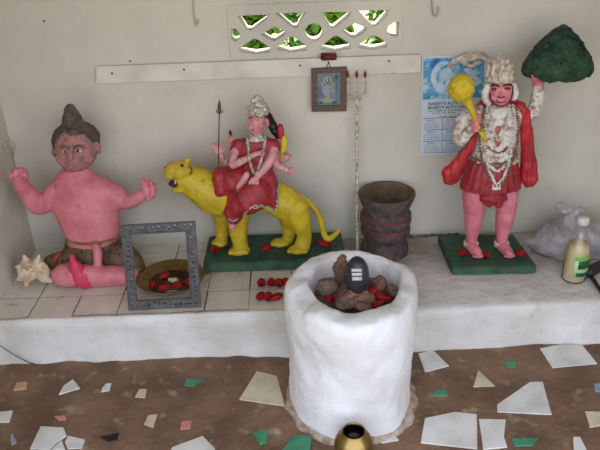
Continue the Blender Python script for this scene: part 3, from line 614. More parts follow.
# near arms crossing over the lap
tube(bm, [(236, 150, 2.41, 5), (233.5, 158, 2.39, 4.6), (233, 165, 2.37, 4.3)]); tube(bm, [(233, 165, 2.37, 4.2), (243, 160.5, 2.355, 3.5), (255, 154.5, 2.355, 2.8), (261, 153, 2.357, 2.8)])
tube(bm, [(274, 150, 2.40, 5), (272, 157, 2.385, 5), (266.5, 166, 2.37, 4.3), (259, 175, 2.36, 3.4), (255, 179, 2.355, 3.2)]); ell(bm, 253.5, 180.5, 2.352, 4, 3.2, 3)
for u in (249.5, 252.3, 255.1, 257.8): tube(bm, [(u+.3, 181, 2.348, 1.2), (u-.3, 184.3, 2.342, 1.1)], 6, 3)
for a in ((262, 151), (264, 152.5), (264, 154.5)): tube(bm, [(260, 153, 2.355, 1.5), (a[0], a[1], 2.35, 1.2)], 6, 3)
# outer arms, left: open palm, and small raised fist
tube(bm, [(238, 158, 2.435, 4), (231, 163, 2.43, 3.6), (224, 160, 2.42, 3.1), (220.5, 155, 2.41, 2.8)]); ell(bm, 218, 151, 2.405, 4.6, 5, 2.6, 10)
for a in ((214.5, 148, 211, 145), (216, 146.5, 213.8, 142.5), (218.5, 146, 217.8, 141.5), (221, 147, 222, 142.5)): tube(bm, [(a[0], a[1], 2.403, 1.35), ((a[0]+a[2])/2, (a[1]+a[3])/2, 2.40, 1.25), (a[2], a[3], 2.395, 1)], 6, 3)
tube(bm, [(221, 152, 2.40, 1.5), (224.5, 148.5, 2.395, 1.2)], 6, 3)
tube(bm, [(237, 156, 2.44, 3.6), (232, 152, 2.44, 3), (231.5, 144, 2.435, 2.5)]); ell(bm, 231, 139, 2.435, 3.3, 3.6, 3)
for u, v in ((228.5, 136.5), (231, 135.5), (233.3, 137)): tube(bm, [(u, v+3, 2.43, 1.2), (u, v, 2.425, 1.2), (u+.6, v+1.5, 2.415, 1)], 6, 3)
# outer arms, right
tube(bm, [(273, 153, 2.44, 4.2), (278, 159, 2.44, 3.6), (284, 160, 2.43, 3)]); ell(bm, 286.5, 157, 2.425, 4, 4.2, 3)
for a in ((284, 153.5), (287, 152.8), (290, 154.5)): tube(bm, [(a[0], a[1]+2, 2.42, 1.3), (a[0]+.5, a[1], 2.415, 1.2), (a[0]+1.4, a[1]+2, 2.405, 1)], 6, 3)
tube(bm, [(272, 157, 2.41, 4.4), (277, 165, 2.40, 3.8), (284, 168.5, 2.39, 3.2), (288, 170, 2.385, 3)]); ell(bm, 290.5, 171, 2.38, 3.8, 4, 3)
for v in (168.5, 170.8, 173): tube(bm, [(291, v, 2.373, 1.3), (295, v+.3, 2.37, 1.1)], 6, 3)
# tucked foot and hanging foot
tube(bm, [(247, 174, 2.36, 3.2), (243, 180.5, 2.35, 3.3), (238.5, 186, 2.345, 2.7), (234, 189.5, 2.345, 2)], flat=.7)
fb = NB(); tube(fb, [(233.5, 217, 2.355, 4.4), (233, 223, 2.348, 4.2), (231.5, 227, 2.34, 3)]); organic('hanging_foot', fb, skin2_m, gd, .002, 2)
gbody = organic('body', bm, skin2_m, gd, .002, 2, .001, 60)
sf = Surf(gbody)
for u, v in ((251, 120), (258.3, 119.8)):
    b = NB(); sf.dot(b, u, v, 2, 1.0, .5, 0); e = obj('eye', b, white_p, gbody); b = NB(); Surf(e).dot(b, u-.2, v, .95, .95, .5); obj('pupil', b, black_m, gbody)
b = NB(); sf.stroke(b, [(248.6, 118.3), (251, 117.2), (253, 118)], .45); sf.stroke(b, [(255.6, 117.8), (258.5, 116.6), (261.5, 117.8)], .45); obj('eyebrows', b, black_m, gbody)
b = NB(); sf.dot(b, 253.4, 130, 1.7, 1.0, .5); obj('lips', b, lip_m, gbody)
b = NB(); sf.dot(b, 254.3, 115.6, .9, 1.3, .5); obj('forehead_mark', b, lip_m, gbody)
b = NB(); tube(b, [(267, 115, 2.44, 4.5), (271, 123, 2.45, 5), (275, 131, 2.45, 4.4), (278, 137, 2.45, 2.6)]); ell(b, 259, 116, 2.43, 10, 8, 8); organic('hair', b, black_m, gbody, .0025, 2, .002, 60)
b = NB(); loft(b, [(258.3, 113.8, 2.415, 10.6, 10), (258.8, 109, 2.415, 10.4, 10.4), (259, 106, 2.415, 9.8, 9.8), (259, 103.5, 2.415, 8, 8), (258, 101.5, 2.415, 5.5, 5.5)]); ell(b, 257.3, 100.5, 2.41, 6.2, 4.4, 6); tube(b, [(252.5, 101, 2.40, 2.4), (257, 97, 2.40, 2.4), (262, 101, 2.40, 2.4)], 8)
for i in range(9): a = math.pi*(i+.5)/9; ell(b, 258.7-10.4*math.cos(a), 108+2*math.sin(a), 2.415-.038*math.sin(a), 1.8, 2.2, 1.8)
crown = organic('crown', b, silver_m, gbody, .002, 2, .003, 90)
sf = Surf(blouse, gbody, skirt); rg = random.Random(5); b = NB()
sf.stroke(b, [(247.5, 138), (248.5, 148), (249.5, 160), (253, 171), (256.5, 174.5)], 1.5); sf.stroke(b, [(265.5, 138), (263.5, 148), (261, 160), (258, 170), (256, 175)], 1.5); sf.beads(b, [(247.5, 138), (248.5, 148), (249.5, 160), (253, 171), (256.5, 174.5)], 1.5, 2, rg, .4); sf.beads(b, [(265.5, 138), (263.5, 148), (261, 160), (258, 170)], 1.5, 2, rg, .4)
obj('long_garland', b, silver_m, gbody)
b = NB(); loft(b, [(257, 133.8, 2.418, 6.4, 6.6), (257, 136, 2.42, 8.6, 8.8), (257, 138.8, 2.422, 10.5, 10)]); organic('collar', b, silver_m, gbody, .002, 1, .003, 90)
for q in ((238, 163, 2.36, 4), (241, 161.3, 2.357, 3.9), (264.5, 168.5, 2.365, 4.4), (286, 169.3, 2.387, 3.6), (226, 161, 2.42, 3.6)):
    b = NB(); ell(b, q[0], q[1], q[2], q[3]*.45, q[3], q[3], {238: -30, 241: -30, 264.5: 40, 286: 20, 226: 30}[q[0]]); obj('bangle', b, silver_m, gbody)
# things the arms hold are cast in one with the statue
b = NB(); tube(b, [(218.2, 186, 2.415, .5), (218.6, 150, 2.395, .55), (219.3, 112, 2.39, .6)], 6); s_ = obj('spear_shaft', b, iron_m, gd)
b = NB(); tube(b, [(219.3, 112, 2.39, 1.2), (219.3, 108, 2.39, 1.9), (219.4, 104, 2.39, 1.4), (219.5, 99.5, 2.39, .2)], 8, flat=.5); tube(b, [(216.5, 109.5, 2.39, .4), (217, 112, 2.39, .7), (219.3, 113, 2.39, .8), (221.8, 112, 2.39, .7), (222.3, 109.5, 2.39, .4)], 6); obj('spear_head', b, mat('grey_iron', (84, 80, 74), bump=.2, metal=.5), gd)
b = NB(); tube(b, [(230.8, 137, 2.43, 1), (230.4, 133, 2.43, 1.7), (230.2, 130.5, 2.43, .9)], 8); obj('small_bud', b, mouth_m, gd)
b = NB(); tube(b, [(282.5, 156, 2.43, 2.4), (283.5, 147, 2.435, 3.4), (284.5, 141, 2.44, 4.3), (283, 137, 2.44, 2.8)]); organic('club', b, yellow_m, gd, .002, 2, .002, 60)
b = NB(); tube(b, [(281.5, 137, 2.44, 3), (280.5, 131, 2.44, 3.6), (280.3, 126, 2.44, 2.9)]); organic('club_tip', b, cape_m, gd, .002, 2, .001, 60)
b = NB(); tube(b, [(276.5, 139, 2.452, 2.5), (277, 146, 2.452, 3.2), (277, 152, 2.452, 2.6)]); organic('petal_shawl', b, mat('mauve_paint', (170, 120, 176), bump=.3), gd, .002, 2)
gp = [(215, 251.5, 10, 'red flower on the green plinth in front of the cat\'s far front paw'), (266, 249.5, -30, 'red flower on the green plinth between the cat\'s legs'), (325, 245, 60, 'red flower on the green plinth under the cat\'s tail')]
for i, (u, v, a, l) in enumerate(gp): flower(i, G(u, v+1, .2255), .056, a, l, 'red flowers on the green plinths')

# ------------------------------------------------------------------ standing statue with club and mountain
hn = thing('standing_statue', (.745, 2.385, .18), 'painted standing figure in red holding up a green mountain, yellow club in hand', 'statue')
bm = NB(); zh = .218; pts = [Vector((.588, 2.256, .181)), Vector((.909, 2.244, .181)), Vector((.898, 2.508, .181)), Vector((.585, 2.522, .181))]; prism(bm, pts, (0, 0, zh-.181)); bmesh.ops.bevel(bm, geom=bm.edges[:], offset=.004, segments=2, affect='EDGES')
obj('plinth', bm, green_m, hn, False)
yH = 2.385
bm = NB()   # legs, feet, arms' hands, neck, head
tube(bm, [(475, 180, yH, 12), (474.5, 196, yH, 12.2), (474, 212, yH, 10), (473.5, 218, yH-.005, 9), (473, 226, yH, 8.2), (471.8, 236, yH, 6.2), (471, 244, yH, 5.6)], 18)
tube(bm, [(506.5, 180, yH, 12), (506, 196, yH, 12), (506, 210, yH, 10), (505, 217, yH-.005, 9.4), (503.5, 226, yH, 8.4), (502, 236, yH, 6.3), (501.5, 244, yH, 5.6)], 18)
tube(bm, [(470.5, 245, yH-.005, 6), (473.5, 249, 2.355, 5.6), (477, 253, 2.335, 5.2), (478.5, 254.5, 2.325, 4.2)], flat=1.0); tube(bm, [(501.5, 245, yH-.005, 6), (505, 249, 2.355, 5.6), (508.5, 253, 2.335, 5.2), (510, 254.5, 2.325, 4.2)])
for cx in (478.5, 510):
    for i, (du, dv) in enumerate(((-5, 1.2), (-2.6, 2.1), (-.2, 2.3), (2, 1.6), (4, .4))): ell(bm, cx+du, 255+dv*.8, 2.312, 1.6, 1.4, 2.4)
tube(bm, [(501, 100, yH-.01, 7), (500, 114, yH, 8)]); ell(bm, 501, 92.5, 2.365, 12.2, 13.5, 12); ell(bm, 501, 99, 2.345, 8.5, 8, 8); ell(bm, 501.5, 100, 2.328, 6.2, 4.6, 5); ell(bm, 500.8, 94.5, 2.318, 1.7, 2.6, 3)
ell(bm, 493, 98, 2.34, 4, 4, 4); ell(bm, 509.3, 97, 2.34, 4, 4, 4)
# hand round the club handle
ell(bm, 476, 125, 2.315, 5.2, 6.2, 4, 20)
for i in range(4): v = 119.6+i*3.5; tube(bm, [(472.3-i*.2, v+1.5, 2.312, 1.9), (475.5, v+.2, 2.292, 2), (480.3+i*.2, v, 2.298, 1.8)], 8, 3)
tube(bm, [(477, 121, 2.31, 2.2), (479.5, 116.5, 2.3, 2), (477, 114.5, 2.292, 1.7)], 8, 3)
# hand under the mountain
tube(bm, [(538.5, 88, 2.385, 5.8), (538, 81, 2.385, 6.2), (538, 77.5, 2.38, 6)])
for i in range(4): tube(bm, [(533.5+i*3, 80, 2.36, 1.7), (533+i*3.2, 76.5, 2.345, 1.7), (533+i*3.2, 73, 2.35, 1.5)], 8, 3)
tube(bm, [(533, 81, 2.37, 2), (530.5, 77.5, 2.36, 1.8)], 8, 3)
tube(bm, [(500, 112, yH, 10), (482, 113, yH, 5), (468, 118, yH-.005, 5), (462, 126, yH-.02, 5), (461, 139, 2.35, 4.5), (467, 133, 2.33, 4), (474, 126, 2.316, 4)]); tube(bm, [(500, 112, yH, 10), (517, 113, yH, 4), (528, 115, yH, 4), (533.5, 111, yH, 4), (536.5, 102, yH, 4), (538.3, 86, yH, 4.5)]); tube(bm, [(500, 108, yH, 8), (497, 136, yH, 12), (491, 175, yH, 15), (491, 184, yH, 16)])
hb = organic('body', bm, pink_m, hn, .0028, 3, .0015, 40)
bm = NB()    # tunic with sleeves
loft(bm, [(500, 104, yH, 9, 8), (500, 107, yH, 17, 11), (500, 112, yH, 23, 13.5), (499, 122, yH, 22.5, 14.5), (497, 136, yH, 20.5, 14.5), (496, 150, yH, 21, 15), (495, 160, yH, 24, 17)])
tube(bm, [(480, 113, yH, 8), (468, 117, yH-.005, 8.5), (462, 126, yH-.02, 8.5), (460.5, 138, 2.35, 8)]); tube(bm, [(460.5, 139, 2.35, 7.6), (466, 134, 2.33, 6.2), (471, 129.5, 2.318, 5.2)])
tube(bm, [(517, 113, yH, 8), (527, 115, yH, 7), (533.5, 111, yH, 6.6), (536.5, 102, yH, 6.6), (538.3, 86, yH, 6.2)])
tun = organic('tunic', bm, mottle_m, hn, .003, 3, .004, 60)
bm = NB(); loft(bm, [(494, 158, yH, 22, 16), (493, 164, yH, 26, 18), (491.5, 176, yH, 28.5, 20), (490.5, 182, yH, 29.8, 20.5), (490, 187, yH, 30, 20.5)], 40)
kil = organic('kilt', bm, red_m, hn, .003, 2, .004, 30, folds=lambda c: .0012*math.sin(math.atan2(c.y-2.385, c.x-.74)*22))
bm = NB(); ell(bm, 493.5, 198, 2.33, 14, 7, 6); ell(bm, 490, 203, 2.328, 4, 5, 4, 10); ell(bm, 499, 203, 2.328, 4.5, 5, 4, -10); organic('waist_flap', bm, red_m, hn, .0025, 2, .006, 60)
# crown
bm = NB(); loft(bm, [(500.5, 80.5, 2.37, 13.2, 12.6), (500, 76, 2.372, 13.4, 12.8), (499.5, 71, 2.375, 13, 12.6), (499.2, 66, 2.378, 11.6, 11.4), (499.5, 61.5, 2.38, 8.8, 8.6), (500, 58, 2.38, 4.6, 4.6), (500.3, 55.5, 2.38, 2, 2)])
for row, (v, ru, n_, sz) in enumerate(((79, 12.6, 12, 2.2), (73, 12.8, 10, 3.0), (67.5, 11.6, 9, 2.9), (62.5, 8.6, 7, 2.5))):
    for i in range(n_): a = 2*math.pi*(i+.5*(row % 2))/n_; ell(bm, 500+ru*math.cos(a), v, 2.373+ru*.0038*math.sin(a), sz*.8, sz*1.3, sz*.8, seg=10)
crn = organic('crown', bm, crown_m, hb, .0024, 2, .003, 80)
for nm, pts in (('ear_tuft', [(487.5, 86, 2.37, 3.2), (485.5, 93, 2.37, 4.2), (486.5, 100, 2.365, 4.2), (489, 104, 2.36, 2.6)]), ('ear_tuft', [(513.5, 85, 2.37, 3), (515, 92, 2.37, 3.6), (514, 98, 2.365, 3.2)])):
    b = NB(); tube(b, pts); organic(nm, b, white_p, hb, .0025, 2, .004, 90)
sf = Surf(hb); dk = mat('dark_red_brown_paint', (84, 20, 34), bump=0)
b = NB(); sf.stroke(b, [(489.6, 88), (489.6, 94), (491.5, 99.5), (496, 104.6), (501, 106.2), (506, 104.3), (510.5, 99), (512.3, 93), (512.4, 87)], .75); obj('face_outline', b, black_m, hb)
b = NB(); sf.stroke(b, [(490.5, 86.2), (495, 85.2), (499, 86.6)], .9); sf.stroke(b, [(503.5, 86.3), (507.5, 84.8), (511.5, 85.6)], .9); obj('eyebrows', b, dk, hb)
b = NB(); sf.stroke(b, [(497.6, 96.8), (501, 97.8), (504.6, 96.6)], .6); sf.stroke(b, [(496.5, 101.2), (501, 102.4), (505.5, 101)], .5); obj('muzzle_lines', b, dk, hb)
for u, v in ((495.2, 89.3), (507.2, 88.8)):
    b = NB(); sf.dot(b, u, v, 3.6, 1.6, .5); e = obj('eye', b, dk, hb); b = NB(); Surf(e).dot(b, u, v+.2, 2.0, .6, .5); obj('eyeball', b, skin2_m, hb); b = NB(); Surf(e).dot(b, u, v, .9, 1.0, .9); obj('pupil', b, black_m, hb)
# garlands
rg = random.Random(11); sf = Surf(tun, kil, hb)
bronze = mat('bronze_bead', (140, 104, 80), (110, 80, 62), 60, .5, .4); bead = mat('cream_bead', (220, 212, 200), (190, 180, 164), 60, .4, .4)
for pts, r_, st_, mm in (([(488, 106), (486, 120), (485, 138), (486, 155), (489, 170), (495, 183)], 1.7, 2.2, bead), ([(513, 106), (514, 120), (512, 138), (510, 155), (506, 170), (499, 183)], 1.7, 2.2, bead),
                         ([(491, 107), (492, 120), (494, 132), (498, 140)], 1.4, 2, bead), ([(509, 107), (507, 120), (504, 132), (499, 140)], 1.4, 2, bead),
                         ([(484, 108), (480.5, 124), (480, 142), (482, 158), (487, 172), (494, 184)], 1.6, 2.1, bronze), ([(516, 108), (518, 124), (516, 142), (513, 158), (508, 172), (501, 184)], 1.6, 2.1, bronze),
                         ([(470, 156), (482, 162), (497, 164), (510, 160), (516, 154)], 1.5, 2, bronze), ([(489, 148), (495, 152), (502, 152), (507, 147)], 1.3, 1.8, bronze)):
    b = NB(); sf.beads(b, pts, r_, st_, rg, .45); obj('bead_garland', b, mm, hn)
b = NB(); sf.beads(b, [(490, 166), (497, 171), (504, 166)], 2, 2.2, rg, .8); sf.beads(b, [(492, 160), (500, 158)], 1.6, 2.4, rg, .8); obj('pendant_cluster', b, bead, hn)
b = NB(); sf.dot(b, 496.5, 188.6, 5, 1.8, .7); sf.stroke(b, [(493.5, 187), (493, 183.5)], .9); sf.stroke(b, [(496.5, 187), (497, 183)], .9); sf.stroke(b, [(499.5, 187), (500.5, 183.5)], .9); obj('white_tassel', b, white_p, hn)
b = NB(); sf.dot(b, 498, 130, 3, 5, .5); sf.dot(b, 498, 143, 2.8, 4.6, .5); obj('painted_medallion', b, mat('dusty_rose', (176, 104, 100), (130, 90, 74), 60), hn)
b = NB(); rg = random.Random(2)
for cx in (471, 501.6):
    b = NB()
    for j in range(2):
        for i in range(16): a = 2*math.pi*i/16; c = W(cx, 242.6+j*2.4, yH); k = S(c); bmesh.ops.create_icosphere(b, subdivisions=1, radius=1.5*k, matrix=Matrix.Translation(c+Vector((6.2*k*math.cos(a), 6.2*k*math.sin(a), 0))))
    obj('anklet', b, bead, hn)
# cape
bm = NB(); tube(bm, [(516, 103, 2.39, 3.5), (522, 108, 2.37, 5), (525.5, 120, 2.37, 5.8), (527, 138, 2.375, 6.5), (528, 156, 2.38, 7.5), (529, 170, 2.38, 9), (530, 180, 2.38, 8.5)], flat=.75); ell(bm, 529.5, 178, 2.38, 9, 9.5, 7)
tube(bm, [(476, 133, 2.35, 2.6), (470, 146, 2.36, 4.6), (461, 160, 2.37, 7), (453, 173, 2.375, 9.5), (450, 178, 2.375, 8.5)], flat=.75); tube(bm, [(447, 172, 2.375, 7), (452, 178, 2.375, 8)], flat=.8)
tube(bm, [(500, 105, 2.41, 5), (484, 104, 2.41, 5), (478, 112, 2.40, 5)]); tube(bm, [(500, 105, 2.41, 5), (516, 104, 2.40, 5)]); tube(bm, [(482, 115, 2.425, 8), (500, 118, 2.43, 9), (520, 118, 2.425, 8)])
organic('cape', bm, cape_m, hn, .003, 3, .003, 30, folds=lambda c: .0015*math.sin(c.x*260))
# club and mountain
b = NB(); ell(b, 461.2, 88, 2.30, 13, 13.6, 13)
for i in range(46):
    z = 1-2*(i+.5)/46; a = i*2.39996; c = W(461.2, 88, 2.30); k = S(c); rr = math.sqrt(1-z*z); ellw(b, c+Vector((rr*math.cos(a)*11.9, rr*math.sin(a)*11.9, z*12.5))*k, (2.3*k,)*3, 0, 8)
tube(b, [(466, 98, 2.30, 6), (470.5, 107, 2.295, 3.6), (474.5, 117, 2.295, 2.6), (478, 126, 2.295, 2.4), (483, 136, 2.295, 2.3), (485.5, 141, 2.295, 1.9)])
organic('club', b, yellow_m, hn, .0024, 2)
bm = NB(); c = W(556.5, 74.5, 2.39); k = S(c)
prof = [(0, -1), (15, -2.5), (28, -1.5), (33.5, 1), (35, 5), (33.5, 10), (30, 18), (24.5, 27), (17, 35.5), (10, 42), (4, 47), (0, 49.5)]
lathe(bm, c, [(a*k, b_*k) for a, b_ in prof], 64, 0, 1, .8)
for v in bm.verts:
    if v.co.z < c.z+8*k: v.co.z -= (v.co.x-c.x)*-.0
    v.co += Vector((.004, 0, 0))*0
me = bpy.data.meshes.new('mt'); bmesh.ops.recalc_face_normals(bm, faces=bm.faces); bm.to_mesh(me)
r = evaluated(me, [('REMESH', dict(mode='VOXEL', voxel_size=.0035)), ('SMOOTH', dict(iterations=3))])
for v in r.vertices: v.co += v.normal*(.011*noise.noise(v.co*22)+.006*noise.noise(v.co*60)+.0025*noise.noise(v.co*150))
for f in r.polygons: f.use_smooth = True
link('mountain', r, mount_m, hn)
gp = [(462.5, 254.5, 15, 'orange-red flower on the green plinth left of the standing statue\'s feet'), (485.5, 257, -20, 'red flower on the green plinth between the standing statue\'s feet'), (521, 255, 20, 'red flower on the green plinth right of the standing statue\'s feet')]
for i, (u, v, a, l) in enumerate(gp): flower(i+1, G(u, v+1, .2185), .05, a, l, 'red flowers on the green plinths')

# faded ribbon looped between wall and crown
ribbon_m = mat('faded_cellophane', (214, 202, 180), (184, 160, 138), 40, .35, .6, 60)
bm = NB(); tube(bm, [(448, 67, 2.585, 1.6), (456, 61, 2.57, 3), (466, 58, 2.56, 4.6), (477, 57, 2.55, 3.2), (486, 59, 2.5, 1.8), (491, 65, 2.46, 1.6), (494, 70, 2.43, 1.5)], flat=.35, k=8); tube(bm, [(462, 61, 2.56, 2.4), (470, 66, 2.565, 2), (480, 62, 2.555, 2.4)], flat=.4)
tube(bm, [(462, 55, 2.57, 1.2), (472, 52.5, 2.575, 1.2), (484, 54, 2.57, 1), (492, 59, 2.5, .8)], 8); tube(bm, [(455, 60, 2.575, 2.2), (452, 66, 2.585, 1.4), (456, 71, 2.585, .8)], 8, flat=.5)
rb = organic('ribbon_garland', bm, ribbon_m, None, .0022, 1, .006, 60); tag(rb, 'faded beige ribbon garland draped from the poster top to the crown', 'garland')

# ------------------------------------------------------------------ dark clay urn
cx, cyy = .357, 2.478; ur = thing('clay_urn', (cx, cyy, .18), 'dark rough clay urn with red bands, standing on the ledge by the trident', 'urn')
bm = NB(); hz = .278
pr = [(0, 0), (.097, 0), (.102, .006), (.100, .028), (.090, .052), (.086, .064), (.094, .080), (.104, .098), (.1055, .112), (.1, .126), (.098, .130), (.105, .142), (.108, .158), (.103, .176), (.094, .190), (.092, .200), (.097, .216), (.106, .236), (.114, .256), (.118, .272), (.116, .28), (.108, .278), (.102, .258), (.094, .236), (.086, .215), (.080, .16), (.078, .05), (0, .045)]
pr = [(r_*.97, z*.945) for r_, z in pr]; lathe(bm, (cx, cyy, .18), pr, 56, .004, wz=14)
o = obj('pot_body', bm, [clay_m, clayin_m], ur)
for f in o.data.polygons:
    c = f.center; r_ = math.hypot(c.x, c.y); 
    if f.normal.x*c.x+f.normal.y*c.y < 0 and c.z > .04 and r_ < .112 and c.z < .276: f.material_index = 1
for z, rr in ((.121, .0975), (.168, .1005)):
    b = NB(); lathe(b, (cx, cyy, .18), [(rr-.006, z-.005), (rr, z-.0045), (rr+.0025, z), (rr, z+.0045), (rr-.006, z+.005)], 56, .004, wz=14); obj('red_band', b, redline_m, ur)

# ------------------------------------------------------------------ whitewashed round pedestal with black stone
pc = (.158, 1.797); pe = thing('whitewashed_pedestal', (*pc, 0), 'thick white round pedestal with a hollow top holding rocks and a black stone', 'pedestal')
bm = NB(); prof = [(0, .0), (.200, 0), (.203, .02), (.201, .06), (.199, .12), (.200, .18), (.203, .24), (.207, .30), (.210, .35), (.209, .385), (.205, .412), (.196, .428), (.180, .434), (.163, .433), (.152, .425), (.146, .405), (.141, .38), (.136, .345), (0, .343)]
pts = catmull([np.array(p) for p in prof[1:-1]], 3); prof = [(0, 0)]+[tuple(p) for p in pts]+[(0, .343)]
lathe(bm, (*pc, 0), prof, 120, .012, 1, 1.06, wz=5)
for v in bm.verts:
    n3 = v.co*26; v.co.z += (.014*noise.noise(Vector((v.co.x*11, v.co.y*11, 2))) + .004*noise.noise(Vector((v.co.x*40, v.co.y*40, 2))) + (.006*(v.co.y-pc[1])/.2)+.012)*max(0, min(1, (v.co.z-.27)/.11))
    d = Vector((v.co.x-pc[0], v.co.y-pc[1], 0))
    if v.co.z > .33 and d.length < .195:
        k_in = max(0, min(1, (.195-d.length)/.035)); v.co += Vector((.012*k_in, .024*k_in, 0))-d*.05*k_in
    if d.length > .1: v.co += d.normalized()*.004*noise.noise(n3)
ped = obj('pedestal_body', bm, white_m, pe)
bm = NB(); ns = 40; vv = [[bm.verts.new((pc[0]+.012+.130*(i/10)*math.cos(2*math.pi*j/ns), pc[1]+.024+.137*(i/10)*math.sin(2*math.pi*j/ns), .376+.008*noise.noise(Vector((i*.5, j*.8, 1))))) for j in range(ns)] for i in range(1, 11)]
c0 = bm.verts.new((pc[0]+.012, pc[1]+.024, .37))
for j in range(ns): bm.faces.new((c0, vv[0][j], vv[0][(j+1) % ns]))
for a, b in zip(vv, vv[1:]):
    for j in range(ns): bm.faces.new((a[j], b[j], b[(j+1) % ns], a[(j+1) % ns]))
lo = [bm.verts.new((v.co.x, v.co.y, .345)) for v in vv[-1]]
for j in range(ns): bm.faces.new((vv[-1][j], lo[j], lo[(j+1) % ns], vv[-1][(j+1) % ns]))
bm.faces.new(lo); so = obj('wet_soil_fill', bm, soil_m, pe)
def rock(u, v, y, ru, rv, ry, m_, label, rot=0, seed=0):
    b = NB(); ell(b, u, v, y, ru, rv, ry, rot); o = organic('rock', b, m_, None, .0025, 1, .013, 32, seed)
    for q in o.data.vertices: q.co += q.normal*.004*noise.noise(q.co*110)
    return tag(o, label, 'rock', 'rocks inside the white pedestal')
rock(355, 298, 1.765, 19, 10.5, 14, rock_m, 'reddish brown rock heaped directly under the black stone', 0, 1)
rock(328, 287, 1.80, 9.5, 9, 9, rock2_m, 'brown rounded rock at the left side of the pedestal hollow', 20, 2)
rock(341, 270, 1.85, 6.5, 18, 7, rock_m, 'tall reddish brown rock upright just left of the black stone', 8, 3)
rock(379, 284, 1.83, 8.5, 7.5, 8, rock_m, 'small brown rock just right of the black stone', -10, 4)
rock(344, 304, 1.735, 8, 4.5, 8, rock2_m, 'flat brown rock near the front rim, left of centre, of the pedestal hollow', 0, 6)
rock(364, 306, 1.72, 8, 3.6, 6, rock_m, 'flat reddish rock near the front rim of the pedestal hollow', 0, 7)
rock(392, 291, 1.80, 5.5, 5, 6, rock2_m, 'small grey brown pebble at the right side of the pedestal hollow', 0, 5)
li = thing('black_stone', W(357, 297, 1.78), 'glossy black egg-shaped stone with three white stripes among the rocks', 'stone')
bm = NB(); c = W(357, 276.5, 1.775); k = S(c); ellw(bm, c, (12.3*k, 12.3*k, 22.5*k), 0, 36); o = obj('stone_body', bm, stone_m, li)
chalk = mat('white_chalk', (245, 245, 242), bump=0, rough=.9)
sf = Surf(o)
for v0, v1 in ((268.8, 271.6), (272.9, 275.5), (276.8, 280.4)):
    b = NB(); g = [[sf.hit(351.8+i*1.0+(v-274)*.06, v) for i in range(11)] for v in (v0, (v0+v1)/2, v1)]
    rows = [[b.verts.new(p+nn*.0008) for p, nn in r_] for r_ in g]
    for a, bb in zip(rows, rows[1:]):
        for i in range(10): b.faces.new((a[i], a[i+1], bb[i+1], bb[i]))
    bmesh.ops.solidify(b, geom=b.faces[:], thickness=.0008); obj('white_stripe', b, chalk, li)
sk = NB(); n_ = 90; inn = []; mid = []; out = []
for i in range(n_):
    a = 2*math.pi*i/n_; w = .012+.022*abs(noise.noise(Vector((math.cos(a)*3, math.sin(a)*3, 4))))+.006*noise.noise(Vector((math.cos(a)*14, math.sin(a)*14, 1)))
    for L_, rr, zz in ((inn, .19, .016), (mid, .206+w*.4, .008+.004*noise.noise(Vector((a*9, 1, 1)))), (out, .208+w, -.004)): L_.append(sk.verts.new((pc[0]+rr*math.cos(a), pc[1]+rr*1.06*math.sin(a), zz)))
for A_, B_ in ((inn, mid), (mid, out)):
    for i in range(n_): sk.faces.new((A_[i], A_[(i+1) % n_], B_[(i+1) % n_], B_[i]))
sk.faces.new(inn); sk.faces.new(out)
obj('crumbly_foot', sk, mat('crumbly_plaster', (150, 124, 104), (190, 176, 160), 30, .9, .9, 70, c3=(190, 90, 96), s3=14, t3=(.6, .72)), pe)
for i, (u, v, z, a, l) in enumerate(((329, 297, .40, 10, 'red flower at the left side of the pedestal hollow'), (372, 292, .415, -60, 'red flower touching the right of the black stone'), (379, 297, .402, 40, 'red flower in the pedestal hollow, middle one of the right-hand cluster'), (387, 299, .394, 120, 'red flower nearest the right rim of the pedestal hollow'), (378, 304, .392, -80, 'red flower nearest the front rim at right of the pedestal hollow'))):
    flower(i, G(u, v+2, z-.012), .046, a, l, 'red flowers inside the pedestal hollow', .35)
for i, (x, y, a, l) in enumerate(((-.565, 2.235, 20, 'red flower floating at the left side of the brass bowl'), (-.52, 2.215, 90, 'red flower floating at the front of the brass bowl'), (-.47, 2.225, 60, 'red flower floating front right in the brass bowl'), (-.435, 2.25, -30, 'red flower floating at the right side of the brass bowl'), (-.535, 2.30, 130, 'red flower floating at the back of the brass bowl'))):
    flower(i, (x+.008, y-.018, .2005), .046, a, l, 'red flowers in the brass bowl')
b = NB(); ellw(b, Vector((-.487, 2.245, .212)), (.019, .013, .010), .3); organic('coconut_piece', b, mat('coconut_cream', (196, 184, 150), (170, 156, 120), 40), None, .002, 1, .006, 60)
tag(bpy.data.objects['coconut_piece'], 'pale cream lump in the middle of the brass bowl', 'lump')

# ------------------------------------------------------------------ little brass pot in the foreground
lc = (.141, 1.512); lo_ = thing('brass_pot', (*lc, 0), 'small round brass pot on the floor in front of the white pedestal', 'pot')
pr = [(0, 0), (.030, 0), (.034, .004), (.050, .018), (.0575, .038), (.058, .056), (.052, .072), (.042, .084), (.035, .089), (.0355, .094), (.0335, .095), (.0315, .09), (.038, .084), (.048, .072), (.054, .056), (.054, .038), (.046, .018), (0, .008)]
bm = NB(); lathe(bm, (*lc, .002), [(r_, z*1.2) for r_, z in pr], 48); obj('pot_body', bm, brass2_m, lo_)
bm = NB(); lathe(bm, (*lc, .002), [(0, .099), (.0385, .099), (.037, .096), (0, .096)], 32); obj('mouth_shade', bm, mat('mouth_shade_black', (14, 12, 18), bump=0, rough=.2), lo_)  # black disc across the mouth, its colour stands in for the shade inside

